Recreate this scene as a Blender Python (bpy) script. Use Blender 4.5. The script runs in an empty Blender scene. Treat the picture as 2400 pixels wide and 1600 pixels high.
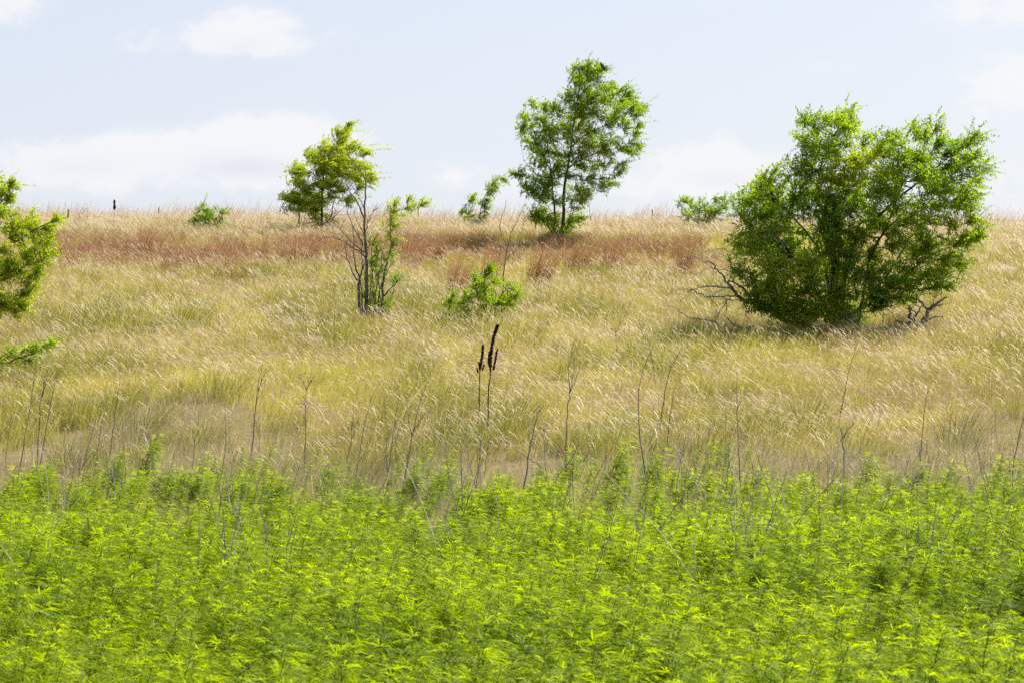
import bpy, math
import numpy as np
from math import radians as R

scene = bpy.context.scene
COL = scene.collection
rng = np.random.default_rng(11)

# ------------------------------------------------------------------ camera
FPX = 85.0 / 36.0 * 2400.0            # focal length in pixels of the 2400 px wide photograph
ZC = 1.7                              # eye height above the road shoulder
cam_data = bpy.data.cameras.new("camera")
cam = bpy.data.objects.new("camera", cam_data)
COL.objects.link(cam)
cam.location = (0, 0, ZC)
cam.rotation_euler = (R(90), 0, 0)
cam_data.lens = 85
cam_data.sensor_width = 36
cam_data.clip_start = 0.5
cam_data.clip_end = 9000
cam_data.dof.use_dof = True
cam_data.dof.focus_distance = 42
cam_data.dof.aperture_fstop = 6.3
scene.camera = cam

# ------------------------------------------------------------------ exposure, light, sky
SUN_EL, SUN_AZ = R(54), R(52)          # sun stands behind the hill, to the right
scene.view_settings.view_transform = 'Standard'
scene.view_settings.look = 'None'
scene.view_settings.gamma = 1
scene.view_settings.use_curve_mapping = False
scene.view_settings.exposure = 0.9
scene.cycles.max_bounces = 8
scene.cycles.diffuse_bounces = 4
scene.cycles.transmission_bounces = 6
scene.cycles.use_denoising = False
scene.cycles.adaptive_threshold = 0.02

sun_data = bpy.data.lights.new("sun", 'SUN')
sun_data.energy = 4.9
sun_data.angle = R(0.53)
sun_data.color = (1.0, 0.95, 0.87)
sun = bpy.data.objects.new("sun", sun_data)
COL.objects.link(sun)
to_sun = np.array([math.sin(SUN_AZ) * math.cos(SUN_EL), math.cos(SUN_AZ) * math.cos(SUN_EL), math.sin(SUN_EL)])
import mathutils
sun.rotation_euler = mathutils.Vector(to_sun).to_track_quat('Z', 'Y').to_euler()
sun.location = (20, 40, 60)

world = bpy.data.worlds.new("World")
scene.world = world
world.use_nodes = True
wn = world.node_tree
wn.nodes.clear()


def wnode(kind, **kw):
    n = wn.nodes.new(kind)
    for k, v in kw.items():
        setattr(n, k, v)
    return n


def wmath(op, a, b=None, c=None, clamp=False):
    n = wnode('ShaderNodeMath', operation=op, use_clamp=clamp)
    for i, x in enumerate((a, b, c)):
        if x is None:
            continue
        if isinstance(x, (int, float)):
            n.inputs[i].default_value = x
        else:
            wn.links.new(x, n.inputs[i])
    return n.outputs[0]


tc = wnode('ShaderNodeTexCoord')
sep = wnode('ShaderNodeSeparateXYZ')
wn.links.new(tc.outputs['Generated'], sep.inputs[0])
X, Y, Z = sep.outputs
Yc = wmath('MAXIMUM', Y, 0.08)
az = wmath('DIVIDE', X, Yc)
el = wmath('DIVIDE', Z, Yc)
comb = wnode('ShaderNodeCombineXYZ')
wn.links.new(wmath('MULTIPLY', az, 1.0), comb.inputs[0])
wn.links.new(wmath('MULTIPLY', el, 1.7), comb.inputs[1])


def wnoise(scale, detail, rough, dist=0.0):
    n = wnode('ShaderNodeTexNoise')
    wn.links.new(comb.outputs[0], n.inputs['Vector'])
    n.inputs['Scale'].default_value = scale
    n.inputs['Detail'].default_value = detail
    n.inputs['Roughness'].default_value = rough
    n.inputs['Distortion'].default_value = dist
    return n.outputs['Fac']


n_big = wnoise(26, 7, 0.62, 0.3)
n_fine = wnoise(70, 7, 0.66, 0.5)


def blobs(lst):
    tot = None
    for (u, v, su, sv, w) in lst:
        a0, e0 = (u - 1200) / FPX, (800 - v) / FPX
        qa = wmath('POWER', wmath('ABSOLUTE', wmath('MULTIPLY', wmath('SUBTRACT', az, a0), FPX / su)), 2.0)
        qe = wmath('POWER', wmath('ABSOLUTE', wmath('MULTIPLY', wmath('SUBTRACT', el, e0), FPX / sv)), 2.0)
        g = wmath('MULTIPLY', wmath('EXPONENT', wmath('MULTIPLY', wmath('ADD', qa, qe), -1.0)), w)
        tot = g if tot is None else wmath('ADD', tot, g)
    return tot


CLOUDS = [(20, 10, 120, 60, .7), (590, 62, 110, 52, 1.0), (470, 92, 120, 38, .8), (660, 105, 110, 36, .6), (330, 102, 90, 38, .55),
          (600, 322, 150, 62, 1.35), (750, 352, 120, 62, 1.1), (430, 352, 170, 46, 1.0), (230, 372, 170, 55, .9), (40, 388, 130, 55, .8),
          (690, 420, 160, 40, .7), (320, 430, 250, 40, .55), (1050, 405, 90, 45, .45), (1180, 430, 120, 50, .5),
          (1640, 372, 110, 48, 1.1), (1760, 382, 110, 40, .8), (1690, 330, 40, 40, .6), (1620, 440, 260, 42, .75), (1990, 440, 200, 60, .4),
          (2340, 205, 130, 85, 1.1), (2330, 20, 180, 45, .9), (1960, 150, 120, 36, .35), (1640, 10, 160, 30, .35), (2380, 420, 200, 90, .7), (800, 80, 60, 30, .3)]
S = blobs(CLOUDS)
gate = wmath('MULTIPLY', S, 1.6, clamp=True)
nz = wmath('ADD', wmath('MULTIPLY', wmath('SUBTRACT', n_big, 0.5), 2.3), wmath('MULTIPLY', wmath('SUBTRACT', n_fine, 0.5), 1.7))
dens = wmath('ADD', S, wmath('MULTIPLY', nz, gate))
mr = wnode('ShaderNodeMapRange', interpolation_type='SMOOTHSTEP')
wn.links.new(dens, mr.inputs['Value'])
mr.inputs['From Min'].default_value = 0.14
mr.inputs['From Max'].default_value = 1.05
cloud = mr.outputs[0]
shade = wmath('MULTIPLY', blobs([(540, 388, 110, 28, 1.0), (640, 398, 90, 22, .7), (180, 395, 150, 30, .4), (1690, 418, 90, 22, .5), (570, 108, 70, 18, .4)]),
              wmath('MULTIPLY', n_big, 1.5), clamp=True)

sky = wnode('ShaderNodeTexSky', sky_type='NISHITA')
sky.sun_disc = False
sky.sun_elevation = SUN_EL
sky.sun_rotation = SUN_AZ
sky.air_density = 1.0
sky.dust_density = 2.0
sky.ozone_density = 1.2


def wmix(fac, a, b):
    n = wnode('ShaderNodeMix', data_type='RGBA')
    if isinstance(fac, (int, float)):
        n.inputs['Factor'].default_value = fac
    else:
        wn.links.new(fac, n.inputs['Factor'])
    for key, x in (('A', a), ('B', b)):
        s = [i for i in n.inputs if i.name == key and i.type == 'RGBA'][0]
        if isinstance(x, tuple):
            s.default_value = (*x, 1)
        else:
            wn.links.new(x, s)
    return [o for o in n.outputs if o.type == 'RGBA'][0]


SKY_STRENGTH = 0.1
# thin summer haze whitens the low sky
hz = wnode('ShaderNodeMapRange', interpolation_type='SMOOTHSTEP')
wn.links.new(Z, hz.inputs['Value'])
hz.inputs['From Min'].default_value = 0.0
hz.inputs['From Max'].default_value = 0.75
hz.inputs['To Min'].default_value = 0.9
hz.inputs['To Max'].default_value = 0.12
HAZE_LOW = (4.42, 4.64, 5.0)
HAZE_UP = (3.98, 4.24, 4.88)
gr = wnode('ShaderNodeMapRange')
wn.links.new(wmath('ADD', Z, wmath('MULTIPLY', X, -0.25)), gr.inputs['Value'])
gr.inputs['From Min'].default_value = 0.03
gr.inputs['From Max'].default_value = 0.18
hazecol = wmix(gr.outputs[0], HAZE_LOW, HAZE_UP)
skycol = wmix(hz.outputs[0], sky.outputs[0], hazecol)
cloudcol = wmix(shade, (5.05, 5.05, 5.15), (4.25, 4.3, 4.75))
final = wmix(wmath('MULTIPLY', cloud, 0.84), skycol, cloudcol)
bg = wnode('ShaderNodeBackground')
wn.links.new(final, bg.inputs[0])
bg.inputs[1].default_value = SKY_STRENGTH
wo = wnode('ShaderNodeOutputWorld')
wn.links.new(bg.outputs[0], wo.inputs[0])

# ------------------------------------------------------------------ small helpers


def P(u, v, d):
    return np.array([(u - 1200) / FPX * d, d, ZC + (800 - v) / FPX * d])


def nrm(a):
    a = np.asarray(a, float)
    return a / np.maximum(np.linalg.norm(a, axis=-1, keepdims=True), 1e-9)


def vnoise(x, y, seed=0):
    x = np.asarray(x, float); y = np.asarray(y, float)
    xi, yi = np.floor(x).astype(np.int64), np.floor(y).astype(np.int64)
    fx, fy = x - xi, y - yi
    fx, fy = fx * fx * (3 - 2 * fx), fy * fy * (3 - 2 * fy)

    def h(a, b):
        s = np.sin(a * 127.1 + b * 311.7 + seed * 74.7) * 43758.5453
        return s - np.floor(s)
    return (h(xi, yi) * (1 - fx) + h(xi + 1, yi) * fx) * (1 - fy) + (h(xi, yi + 1) * (1 - fx) + h(xi + 1, yi + 1) * fx) * fy


def fbm(x, y, seed=0):
    return 0.55 * vnoise(x, y, seed) + 0.3 * vnoise(x * 2.1, y * 2.1, seed + 3) + 0.15 * vnoise(x * 4.3, y * 4.3, seed + 7)


_T = np.array([(-4000, -1.7), (-60, -1.7), (3, -1.7), (6, -2.0), (9, -2.45), (12, -2.5), (20, -2.5), (27, -2.5), (30, -2.44), (33, -2.30), (36, -2.10),
               (38, -1.90), (42, -1.46), (45, -1.06), (50, -.53), (55, 0), (60, .58), (65, 1.15), (75, 2.28), (85, 3.37), (95, 4.20), (105, 4.88),
               (114, 5.36), (122, 5.66), (135, 5.84), (160, 5.4), (250, 1.0), (600, -14), (6000, -60)])


def ground(x, y):
    x = np.asarray(x, float); y = np.asarray(y, float)
    ty, tz = _T[:, 0], _T[:, 1]
    m = np.gradient(tz, ty)
    i = np.clip(np.searchsorted(ty, y) - 1, 0, len(ty) - 2)
    h = ty[i + 1] - ty[i]
    t = np.clip((y - ty[i]) / h, 0, 1)
    z = (2 * t**3 - 3 * t**2 + 1) * tz[i] + (t**3 - 2 * t**2 + t) * h * m[i] + (-2 * t**3 + 3 * t**2) * tz[i + 1] + (t**3 - t**2) * h * m[i + 1]
    k = np.clip((y - 50) / 60, 0, 1)
    z = z - np.clip(x, -80, 80) * 0.0078 * k
    z = z + (fbm(x * 0.18, y * 0.18, 5) - 0.5) * 0.22 * np.clip((y - 8) / 6, 0, 1)
    return z + ZC


class MB:
    """collects triangles and quads, then links them as one mesh object"""

    def __init__(self):
        self.v, self.f, self.m, self.n = [], [], [], 0

    def add(self, v, f, mat=0):
        v = np.asarray(v, float).reshape(-1, 3)
        f = np.asarray(f, np.int64)
        if len(f) == 0:
            return
        self.v.append(v)
        self.f.append(f + self.n)
        self.m.append(np.full(len(f), mat, np.int32))
        self.n += len(v)

    def mesh(self, name, mats, smooth=False):
        me = bpy.data.meshes.new(name)
        v = np.concatenate(self.v).astype(np.float32)
        me.vertices.add(len(v))
        me.vertices.foreach_set('co', v.ravel())
        loops = np.concatenate([f.ravel() for f in self.f]).astype(np.int32)
        sizes = np.concatenate([np.full(len(f), f.shape[1], np.int32) for f in self.f])
        starts = np.concatenate([[0], np.cumsum(sizes)[:-1]]).astype(np.int32)
        me.loops.add(len(loops))
        me.loops.foreach_set('vertex_index', loops)
        me.polygons.add(len(sizes))
        me.polygons.foreach_set('loop_start', starts)
        me.polygons.foreach_set('material_index', np.concatenate(self.m))
        me.polygons.foreach_set('use_smooth', np.full(len(sizes), smooth, bool))
        for m in mats:
            me.materials.append(m)
        me.update(calc_edges=True)
        return me

    def build(self, name, mats, parent=None, smooth=False):
        o = bpy.data.objects.new(name, self.mesh(name, mats, smooth))
        COL.objects.link(o)
        if parent is not None:
            o.parent = parent
            o.matrix_parent_inverse.identity()
            # vertices are given in world space: bring them into the parent's space
            o.data.transform(mathutils.Matrix.Translation(-parent.location))
        return o

    def tube(self, pts, rad, sides=5, mat=0, cap=False):
        pts = np.asarray(pts, float)
        n = len(pts)
        rad = np.broadcast_to(np.asarray(rad, float), (n,))
        t = nrm(np.gradient(pts, axis=0))
        ref = np.array([0.31, 0.93, 0.2]) if abs(t[:, 1]).mean() < 0.8 else np.array([0.9, 0.1, 0.3])
        a = nrm(np.cross(t, ref))
        b = np.cross(t, a)
        ang = np.linspace(0, 2 * np.pi, sides, endpoint=False)
        ring = pts[:, None, :] + rad[:, None, None] * (np.cos(ang)[None, :, None] * a[:, None, :] + np.sin(ang)[None, :, None] * b[:, None, :])
        i, j = np.meshgrid(np.arange(n - 1), np.arange(sides), indexing='ij')
        j2 = (j + 1) % sides
        f = np.stack([i * sides + j, i * sides + j2, (i + 1) * sides + j2, (i + 1) * sides + j], -1).reshape(-1, 4)
        self.add(ring.reshape(-1, 3), f, mat)
        if cap:
            c = pts[-1] + t[-1] * rad[-1] * .6
            k = np.arange(sides)
            self.add(np.vstack([ring[-1], c]), np.stack([k, (k + 1) % sides, np.full(sides, sides)], -1), mat)

    def ribbons(self, paths, width, side, mat=0):
        """paths (N,S,3), width (N,S) or (S,), side (N,3) or (N,S,3)"""
        paths = np.asarray(paths, float)
        N, S_, _ = paths.shape
        if N == 0:
            return
        w = np.broadcast_to(np.asarray(width, float), (N, S_))
        side = np.asarray(side, float)
        if side.ndim == 2:
            side = side[:, None, :]
        L = paths - side * w[..., None] / 2
        Rr = paths + side * w[..., None] / 2
        v = np.stack([L, Rr], 2).reshape(-1, 3)
        base = np.arange(N)[:, None] * (2 * S_) + np.arange(S_ - 1)[None, :] * 2
        f = np.stack([base, base + 1, base + 3, base + 2], -1).reshape(-1, 4)
        self.add(v, f, mat)

    def leaves(self, p, axis, normal, L, W, mat=0, fold=0.25):
        p = np.asarray(p, float)
        N = len(p)
        if N == 0:
            return
        axis = nrm(axis)
        side = nrm(np.cross(axis, normal))
        nn = np.cross(side, axis)
        L = np.broadcast_to(L, (N,))[:, None]
        W = np.broadcast_to(W, (N,))[:, None]
        mid = p + axis * L * 0.45
        v = np.stack([p, mid + side * W / 2 + nn * W * fold, p + axis * L, mid - side * W / 2 + nn * W * fold], 1).reshape(-1, 3)
        b = np.arange(N)[:, None] * 4
        f = np.concatenate([b + np.array([[0, 1, 2]]), b + np.array([[0, 2, 3]])])
        self.add(v, f, mat)


def tag(o, label=None, cat=None, group=None, kind=None):
    if label: o['label'] = label
    if cat: o['category'] = cat
    if group: o['group'] = group
    if kind: o['kind'] = kind
    return o


def empty(name, loc, label, cat, group=None):
    o = bpy.data.objects.new(name, None)
    COL.objects.link(o)
    o.location = [float(c) for c in loc]
    o.empty_display_size = 0.2
    return tag(o, label, cat, group)


# ------------------------------------------------------------------ materials


def ramp_node(nt, stops):
    r = nt.nodes.new('ShaderNodeValToRGB')
    r.color_ramp.interpolation = 'LINEAR'
    while len(r.color_ramp.elements) < len(stops):
        r.color_ramp.elements.new(0.5)
    for e, (p, c) in zip(r.color_ramp.elements, stops):
        e.position = p
        e.color = (*c, 1)
    return r


def leaf_mat(name, stops, trans=0.45, tint=(1.0, 1.0, 1.0), patch=0.35, w_island=0.5, rough=0.5, spec=0.25, tgain=1.6):
    """two-sided leaf: reflecting and letting light through; colour differs leaf by leaf and patch by patch"""
    m = bpy.data.materials.new(name)
    m.use_nodes = True
    nt = m.node_tree
    nt.nodes.clear()
    N, Lk = nt.nodes.new, nt.links.new
    geo = N('ShaderNodeNewGeometry')
    noise = N('ShaderNodeTexNoise')
    noise.inputs['Scale'].default_value = patch
    noise.inputs['Detail'].default_value = 4
    Lk(geo.outputs['Position'], noise.inputs['Vector'])
    mr = N('ShaderNodeMapRange')
    mr.inputs['From Min'].default_value = 0.3
    mr.inputs['From Max'].default_value = 0.7
    Lk(noise.outputs['Fac'], mr.inputs['Value'])
    mx = N('ShaderNodeMix')
    mx.data_type = 'FLOAT'
    mx.inputs[0].default_value = w_island
    Lk(mr.outputs[0], mx.inputs[2])
    Lk(geo.outputs['Random Per Island'], mx.inputs[3])
    rp = ramp_node(nt, stops)
    Lk(mx.outputs[0], rp.inputs[0])
    pr = N('ShaderNodeBsdfPrincipled')
    pr.inputs['Roughness'].default_value = rough
    pr.inputs['Specular IOR Level'].default_value = spec
    Lk(rp.outputs[0], pr.inputs['Base Color'])
    tr = N('ShaderNodeBsdfTranslucent')
    tm = N('ShaderNodeMix')
    tm.data_type = 'RGBA'
    tm.blend_type = 'MULTIPLY'
    tm.inputs[0].default_value = 1
    Lk(rp.outputs[0], tm.inputs[6])
    tm.inputs[7].default_value = (tint[0] * tgain, tint[1] * tgain, tint[2] * tgain, 1)
    Lk(tm.outputs[2], tr.inputs[0])
    mix = N('ShaderNodeMixShader')
    mix.inputs[0].default_value = trans
    Lk(pr.outputs[0], mix.inputs[1])
    Lk(tr.outputs[0], mix.inputs[2])
    out = N('ShaderNodeOutputMaterial')
    Lk(mix.outputs[0], out.inputs[0])
    return m


def solid_mat(name, stops, scale=9, stretch=(1, 1, 1), rough=0.85, bump=0.3, spec=0.2):
    m = bpy.data.materials.new(name)
    m.use_nodes = True
    nt = m.node_tree
    pr = nt.nodes['Principled BSDF']
    N, Lk = nt.nodes.new, nt.links.new
    geo = N('ShaderNodeNewGeometry')
    mp = N('ShaderNodeMapping')
    mp.inputs['Scale'].default_value = stretch
    Lk(geo.outputs['Position'], mp.inputs[0])
    noise = N('ShaderNodeTexNoise')
    noise.inputs['Scale'].default_value = scale
    noise.inputs['Detail'].default_value = 6
    noise.inputs['Roughness'].default_value = 0.65
    Lk(mp.outputs[0], noise.inputs['Vector'])
    mr = N('ShaderNodeMapRange')
    mr.inputs['From Min'].default_value = 0.3
    mr.inputs['From Max'].default_value = 0.7
    Lk(noise.outputs['Fac'], mr.inputs['Value'])
    rp = ramp_node(nt, stops)
    Lk(mr.outputs[0], rp.inputs[0])
    Lk(rp.outputs[0], pr.inputs['Base Color'])
    pr.inputs['Roughness'].default_value = rough
    pr.inputs['Specular IOR Level'].default_value = spec
    if bump:
        bp = N('ShaderNodeBump')
        bp.inputs['Strength'].default_value = bump
        bp.inputs['Distance'].default_value = 0.02
        Lk(noise.outputs['Fac'], bp.inputs['Height'])
        Lk(bp.outputs[0], pr.inputs['Normal'])
    return m


M = {}
M['soil'] = solid_mat('soil', [(0, (.11, .075, .04)), (.5, (.19, .14, .08)), (1, (.29, .215, .13))], scale=2.2, rough=1, bump=.6, spec=0)
M['green_blade'] = leaf_mat('green_grass_blade', [(0, (.12, .17, .012)), (.3, (.27, .27, .05)), (.7, (.43, .395, .09)), (1, (.54, .475, .16))], trans=.5, tint=(1, 1, .62), patch=.22, w_island=.45, spec=.12)
M['olive_blade'] = leaf_mat('olive_grass_blade', [(0, (.06, .075, .012)), (.5, (.15, .155, .025)), (1, (.30, .26, .06))], trans=.45, patch=.5, spec=.12)
M['dry_blade'] = leaf_mat('dry_grass_blade', [(0, (.27, .21, .085)), (.5, (.45, .37, .16)), (1, (.60, .52, .29))], trans=.45, patch=.3, spec=.12)
M['brown_blade'] = leaf_mat('brown_grass_blade', [(0, (.23, .15, .07)), (.5, (.37, .265, .135)), (1, (.50, .39, .22))], trans=.45, patch=.3)
M['grey_blade'] = leaf_mat('grey_litter_blade', [(0, (.17, .14, .085)), (.5, (.30, .26, .165)), (1, (.46, .41, .30))], trans=.35, patch=.6)
M['rust_blade'] = leaf_mat('rust_grass_blade', [(0, (.14, .065, .028)), (.5, (.27, .15, .07)), (1, (.42, .28, .15))], trans=.45, tint=(1, .9, .85), patch=.3)
M['head'] = leaf_mat('seed_head', [(0, (.49, .42, .27)), (.5, (.64, .57, .42)), (1, (.79, .73, .60))], trans=.5, tint=(1, .95, .9), patch=.4, tgain=1.25)
M['brown_head'] = leaf_mat('brown_seed_head', [(0, (.36, .26, .16)), (.5, (.50, .40, .27)), (1, (.64, .55, .41))], trans=.5, patch=.4, tgain=1.25)
M['hemp_leaf'] = leaf_mat('hemp_leaf', [(0, (.058, .105, .003)), (.35, (.165, .24, .003)), (.7, (.25, .322, .004)), (1, (.32, .37, .006))], trans=.57, tint=(1.02, 1.0, .2), patch=.35, w_island=.5, rough=.5, spec=.13, tgain=2.0)
M['hemp_stem'] = leaf_mat('hemp_stem', [(0, (.06, .12, .02)), (1, (.14, .20, .04))], trans=.15, patch=3)
M['elm_leaf'] = leaf_mat('elm_leaf', [(0, (.07, .14, .014)), (.5, (.145, .24, .018)), (1, (.29, .35, .02))], trans=.6, tint=(1.14, 1.08, .3), patch=.6, w_island=.6, rough=.4, spec=.3, tgain=2.0)
M['bright_leaf'] = leaf_mat('bright_elm_leaf', [(0, (.14, .235, .016)), (.5, (.26, .36, .022)), (1, (.38, .45, .04))], trans=.52, tint=(1.15, 1.0, .25), patch=.6, w_island=.6, rough=.42, spec=.25, tgain=1.9)
M['bark'] = solid_mat('bark', [(0, (.025, .02, .016)), (.5, (.06, .05, .042)), (1, (.12, .10, .085))], scale=14, stretch=(1, 1, .35), bump=.8)
M['deadwood'] = solid_mat('deadwood', [(0, (.09, .075, .065)), (.5, (.19, .165, .15)), (1, (.36, .32, .29))], scale=10, stretch=(1, 1, .5), bump=.5)
M['grey_bark'] = solid_mat('grey_bark', [(0, (.05, .042, .036)), (.5, (.12, .105, .095)), (1, (.26, .23, .21))], scale=10, stretch=(1, 1, .5), bump=.5)
M['stalk'] = solid_mat('dry_stalk', [(0, (.085, .07, .06)), (.5, (.17, .145, .13)), (1, (.30, .26, .23))], scale=5, bump=0)
M['dark_stalk'] = solid_mat('dark_stalk', [(0, (.055, .042, .034)), (.5, (.10, .078, .065)), (1, (.17, .14, .12))], scale=5, bump=0)
M['pale_stalk'] = solid_mat('bleached_stalk', [(0, (.34, .29, .23)), (.5, (.50, .44, .36)), (1, (.68, .62, .54))], scale=5, bump=0)
M['mullein'] = solid_mat('dead_mullein', [(0, (.022, .014, .009)), (.5, (.055, .033, .022)), (1, (.14, .085, .055))], scale=40, bump=.4)
M['green_mullein'] = leaf_mat('mullein_leaf', [(0, (.22, .30, .04)), (.5, (.38, .42, .05)), (1, (.55, .52, .08))], trans=.5, patch=4)
M['feather'] = solid_mat('feather', [(0, (.025, .023, .025)), (.5, (.06, .055, .06)), (1, (.12, .11, .11))], scale=30, bump=.1)
M['beak'] = solid_mat('beak', [(0, (.02, .02, .02)), (1, (.04, .04, .04))], scale=30, bump=0)

# ------------------------------------------------------------------ ground
ys = np.concatenate([np.linspace(-4000, -100, 12), np.linspace(-80, 6, 24), np.arange(7, 150, 0.8), np.linspace(152, 320, 36), np.geomspace(340, 6000, 18)])
xs = np.concatenate([-np.geomspace(4000, 60, 16), np.arange(-50, 50.1, 1.0), np.geomspace(60, 4000, 16)])
gx, gy = np.meshgrid(xs, ys)
gz = ground(gx, gy)
nx, ny = len(xs), len(ys)
i, j = np.meshgrid(np.arange(ny - 1), np.arange(nx - 1), indexing='ij')
b = MB()
b.add(np.stack([gx, gy, gz], -1), np.stack([i * nx + j, i * nx + j + 1, (i + 1) * nx + j + 1, (i + 1) * nx + j], -1).reshape(-1, 4))
tag(b.build('ground', [M['soil']], smooth=True), kind='structure')


# ------------------------------------------------------------------ scattering for what nobody could count
def scatter(name, protos, mats, pts, var, rot, scl, label=None, cat=None):
    """ONE object: its mesh holds the tuft shapes and the spots where they grow; its modifier sets the tufts on the spots"""
    b = MB()
    pk = []
    for k, p in enumerate(protos):
        n0 = b.n
        for v, f, m in zip(p.v, p.f, p.m):
            b.v.append(v); b.f.append(f + n0); b.m.append(m)
        b.n += p.n
        pk.append(np.full(p.n, k, np.int32))
    npro = b.n
    b.v.append(np.asarray(pts, float)); b.n += len(pts)
    me = b.mesh(name, mats)
    n = len(me.vertices)

    def attr(nm, typ, key, data):
        a = me.attributes.new(nm, typ, 'POINT')
        a.data.foreach_set(key, np.ascontiguousarray(data).ravel())
    attr('pk', 'INT', 'value', np.concatenate(pk + [np.full(len(pts), -1, np.int32)]))
    attr('var', 'INT', 'value', np.concatenate([np.zeros(npro, np.int32), np.asarray(var, np.int32)]))
    attr('rot', 'FLOAT_VECTOR', 'vector', np.concatenate([np.zeros((npro, 3)), rot]).astype(np.float32))
    attr('scl', 'FLOAT_VECTOR', 'vector', np.concatenate([np.ones((npro, 3)), scl]).astype(np.float32))
    o = bpy.data.objects.new(name, me)
    COL.objects.link(o)
    g = bpy.data.node_groups.new(name + '_growth', 'GeometryNodeTree')
    g.interface.new_socket('Geometry', in_out='INPUT', socket_type='NodeSocketGeometry')
    g.interface.new_socket('Geometry', in_out='OUTPUT', socket_type='NodeSocketGeometry')
    N, Lk = g.nodes.new, g.links.new
    gi, go = N('NodeGroupInput'), N('NodeGroupOutput')

    def named(nm, typ):
        a = N('GeometryNodeInputNamedAttribute')
        a.data_type = typ
        a.inputs['Name'].default_value = nm
        return a.outputs['Attribute']
    apk = named('pk', 'INT')

    def pick(k):
        c = N('FunctionNodeCompare')
        c.data_type = 'INT'
        c.operation = 'EQUAL'
        Lk(apk, c.inputs[2])
        c.inputs[3].default_value = k
        s = N('GeometryNodeSeparateGeometry')
        s.domain = 'POINT'
        Lk(gi.outputs[0], s.inputs['Geometry'])
        Lk(c.outputs[0], s.inputs['Selection'])
        return s.outputs['Selection']
    g2i = N('GeometryNodeGeometryToInstance')
    for k in reversed(range(len(protos))):
        Lk(pick(k), g2i.inputs[0])
    iop = N('GeometryNodeInstanceOnPoints')
    Lk(pick(-1), iop.inputs['Points'])
    Lk(g2i.outputs[0], iop.inputs['Instance'])
    iop.inputs['Pick Instance'].default_value = True
    Lk(named('var', 'INT'), iop.inputs['Instance Index'])
    Lk(named('rot', 'FLOAT_VECTOR'), iop.inputs['Rotation'])
    Lk(named('scl', 'FLOAT_VECTOR'), iop.inputs['Scale'])
    Lk(iop.outputs[0], go.inputs[0])
    md = o.modifiers.new('growth', 'NODES')
    md.node_group = g
    return tag(o, label, cat, kind='stuff')


def rand_side(n, r=None):
    a = (r or rng).uniform(0, np.pi, n)
    return np.stack([np.cos(a), np.sin(a), np.zeros(n)], -1)


def blades(b, r, n, rad, h, w, lean, mat, spread=.35, base=(0, 0, 0), droop=.0, S=4):
    """upright grass blades leaning downwind"""
    ang = r.uniform(0, 2 * np.pi, n)
    q = np.sqrt(r.uniform(0, 1, n)) * rad
    p0 = np.stack([np.cos(ang) * q, np.sin(ang) * q, np.full(n, -.03)], -1) + np.asarray(base)
    out = np.stack([np.cos(ang), np.sin(ang), np.zeros(n)], -1) * (spread * q / max(rad, 1e-3))[:, None]
    out = out + r.normal(0, .10, (n, 3)) * np.array([1, 1, 0]) + np.array([1, 0, 0]) * lean * r.uniform(.5, 1.4, n)[:, None]
    hh = h * r.uniform(.55, 1.1, n)
    t = np.linspace(0, 1, S)
    path = p0[:, None, :] + out[:, None, :] * (hh[:, None] * t ** 1.8)[..., None]
    path[..., 2] += hh[:, None] * (t - droop * t ** 3)
    b.ribbons(path, w * np.linspace(1, .15, S), rand_side(n, r), mat)


def culms(b, r, n, rad, h, mat_c, mat_h, lean=.3, hl=.16, hw=.012, cw=.004, nod=.7, yj=.35, base=(0, 0, 0)):
    """flowering stems: a thin stalk leaning downwind and a pale head nodding over"""
    ang = r.uniform(0, 2 * np.pi, n)
    q = np.sqrt(r.uniform(0, 1, n)) * rad
    p0 = np.stack([np.cos(ang) * q, np.sin(ang) * q, np.zeros(n)], -1) + np.asarray(base)
    d = np.stack([np.full(n, 1.0), r.normal(0, yj, n), np.zeros(n)], -1)
    hh = h * r.uniform(.7, 1.15, n)
    ln = lean * r.uniform(.5, 1.5, n)
    t = np.linspace(0, 1, 4)
    path = p0[:, None, :] + d[:, None, :] * (hh * ln)[:, None, None] * (t ** 1.6)[None, :, None]
    path[..., 2] += hh[:, None] * t
    b.ribbons(path, cw, rand_side(n, r), mat_c)
    tip = path[:, -1]
    L = hl * r.uniform(.6, 1.3, n)
    nd = nod * r.uniform(.55, 1.35, n)
    k = np.array([0, .3, .65, 1.0])
    hp = tip[:, None, :] + d[:, None, :] * (L[:, None] * (k * .8))[..., None]
    hp[..., 2] += L[:, None] * (.16 * np.sin(k * 3.0) - nd[:, None] * k ** 1.3)
    b.ribbons(hp, hw * np.array([.45, 1.0, .8, .2]), rand_side(n, r), mat_h)


GM = [M['green_blade'], M['olive_blade'], M['dry_blade'], M['brown_blade'], M['grey_blade'], M['head'], M['brown_head']]
GREEN, OLIVE, DRY, BROWN, GREY, HEAD, BHEAD = range(7)


def t_greenish(r):
    b = MB()
    blades(b, r, 56, .26, .40, .006, .30, GREEN)
    blades(b, r, 4, .24, .38, .006, .35, DRY)
    culms(b, r, 2, .24, .47, DRY, HEAD, hl=.18, hw=.011)
    return b


def t_yellow(r):
    b = MB()
    blades(b, r, 44, .26, .38, .006, .32, GREEN)
    blades(b, r, 9, .24, .38, .006, .40, DRY)
    culms(b, r, 3, .26, .46, DRY, HEAD, hl=.20, hw=.012)
    return b


def t_tan(r):
    b = MB()
    blades(b, r, 34, .26, .38, .006, .34, GREEN)
    blades(b, r, 14, .26, .40, .006, .38, DRY)
    blades(b, r, 10, .26, .40, .006, .38, BROWN)
    culms(b, r, 4, .26, .48, BROWN, HEAD, hl=.21, hw=.013)
    culms(b, r, 3, .26, .48, BROWN, BHEAD, hl=.21, hw=.013)
    return b


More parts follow.
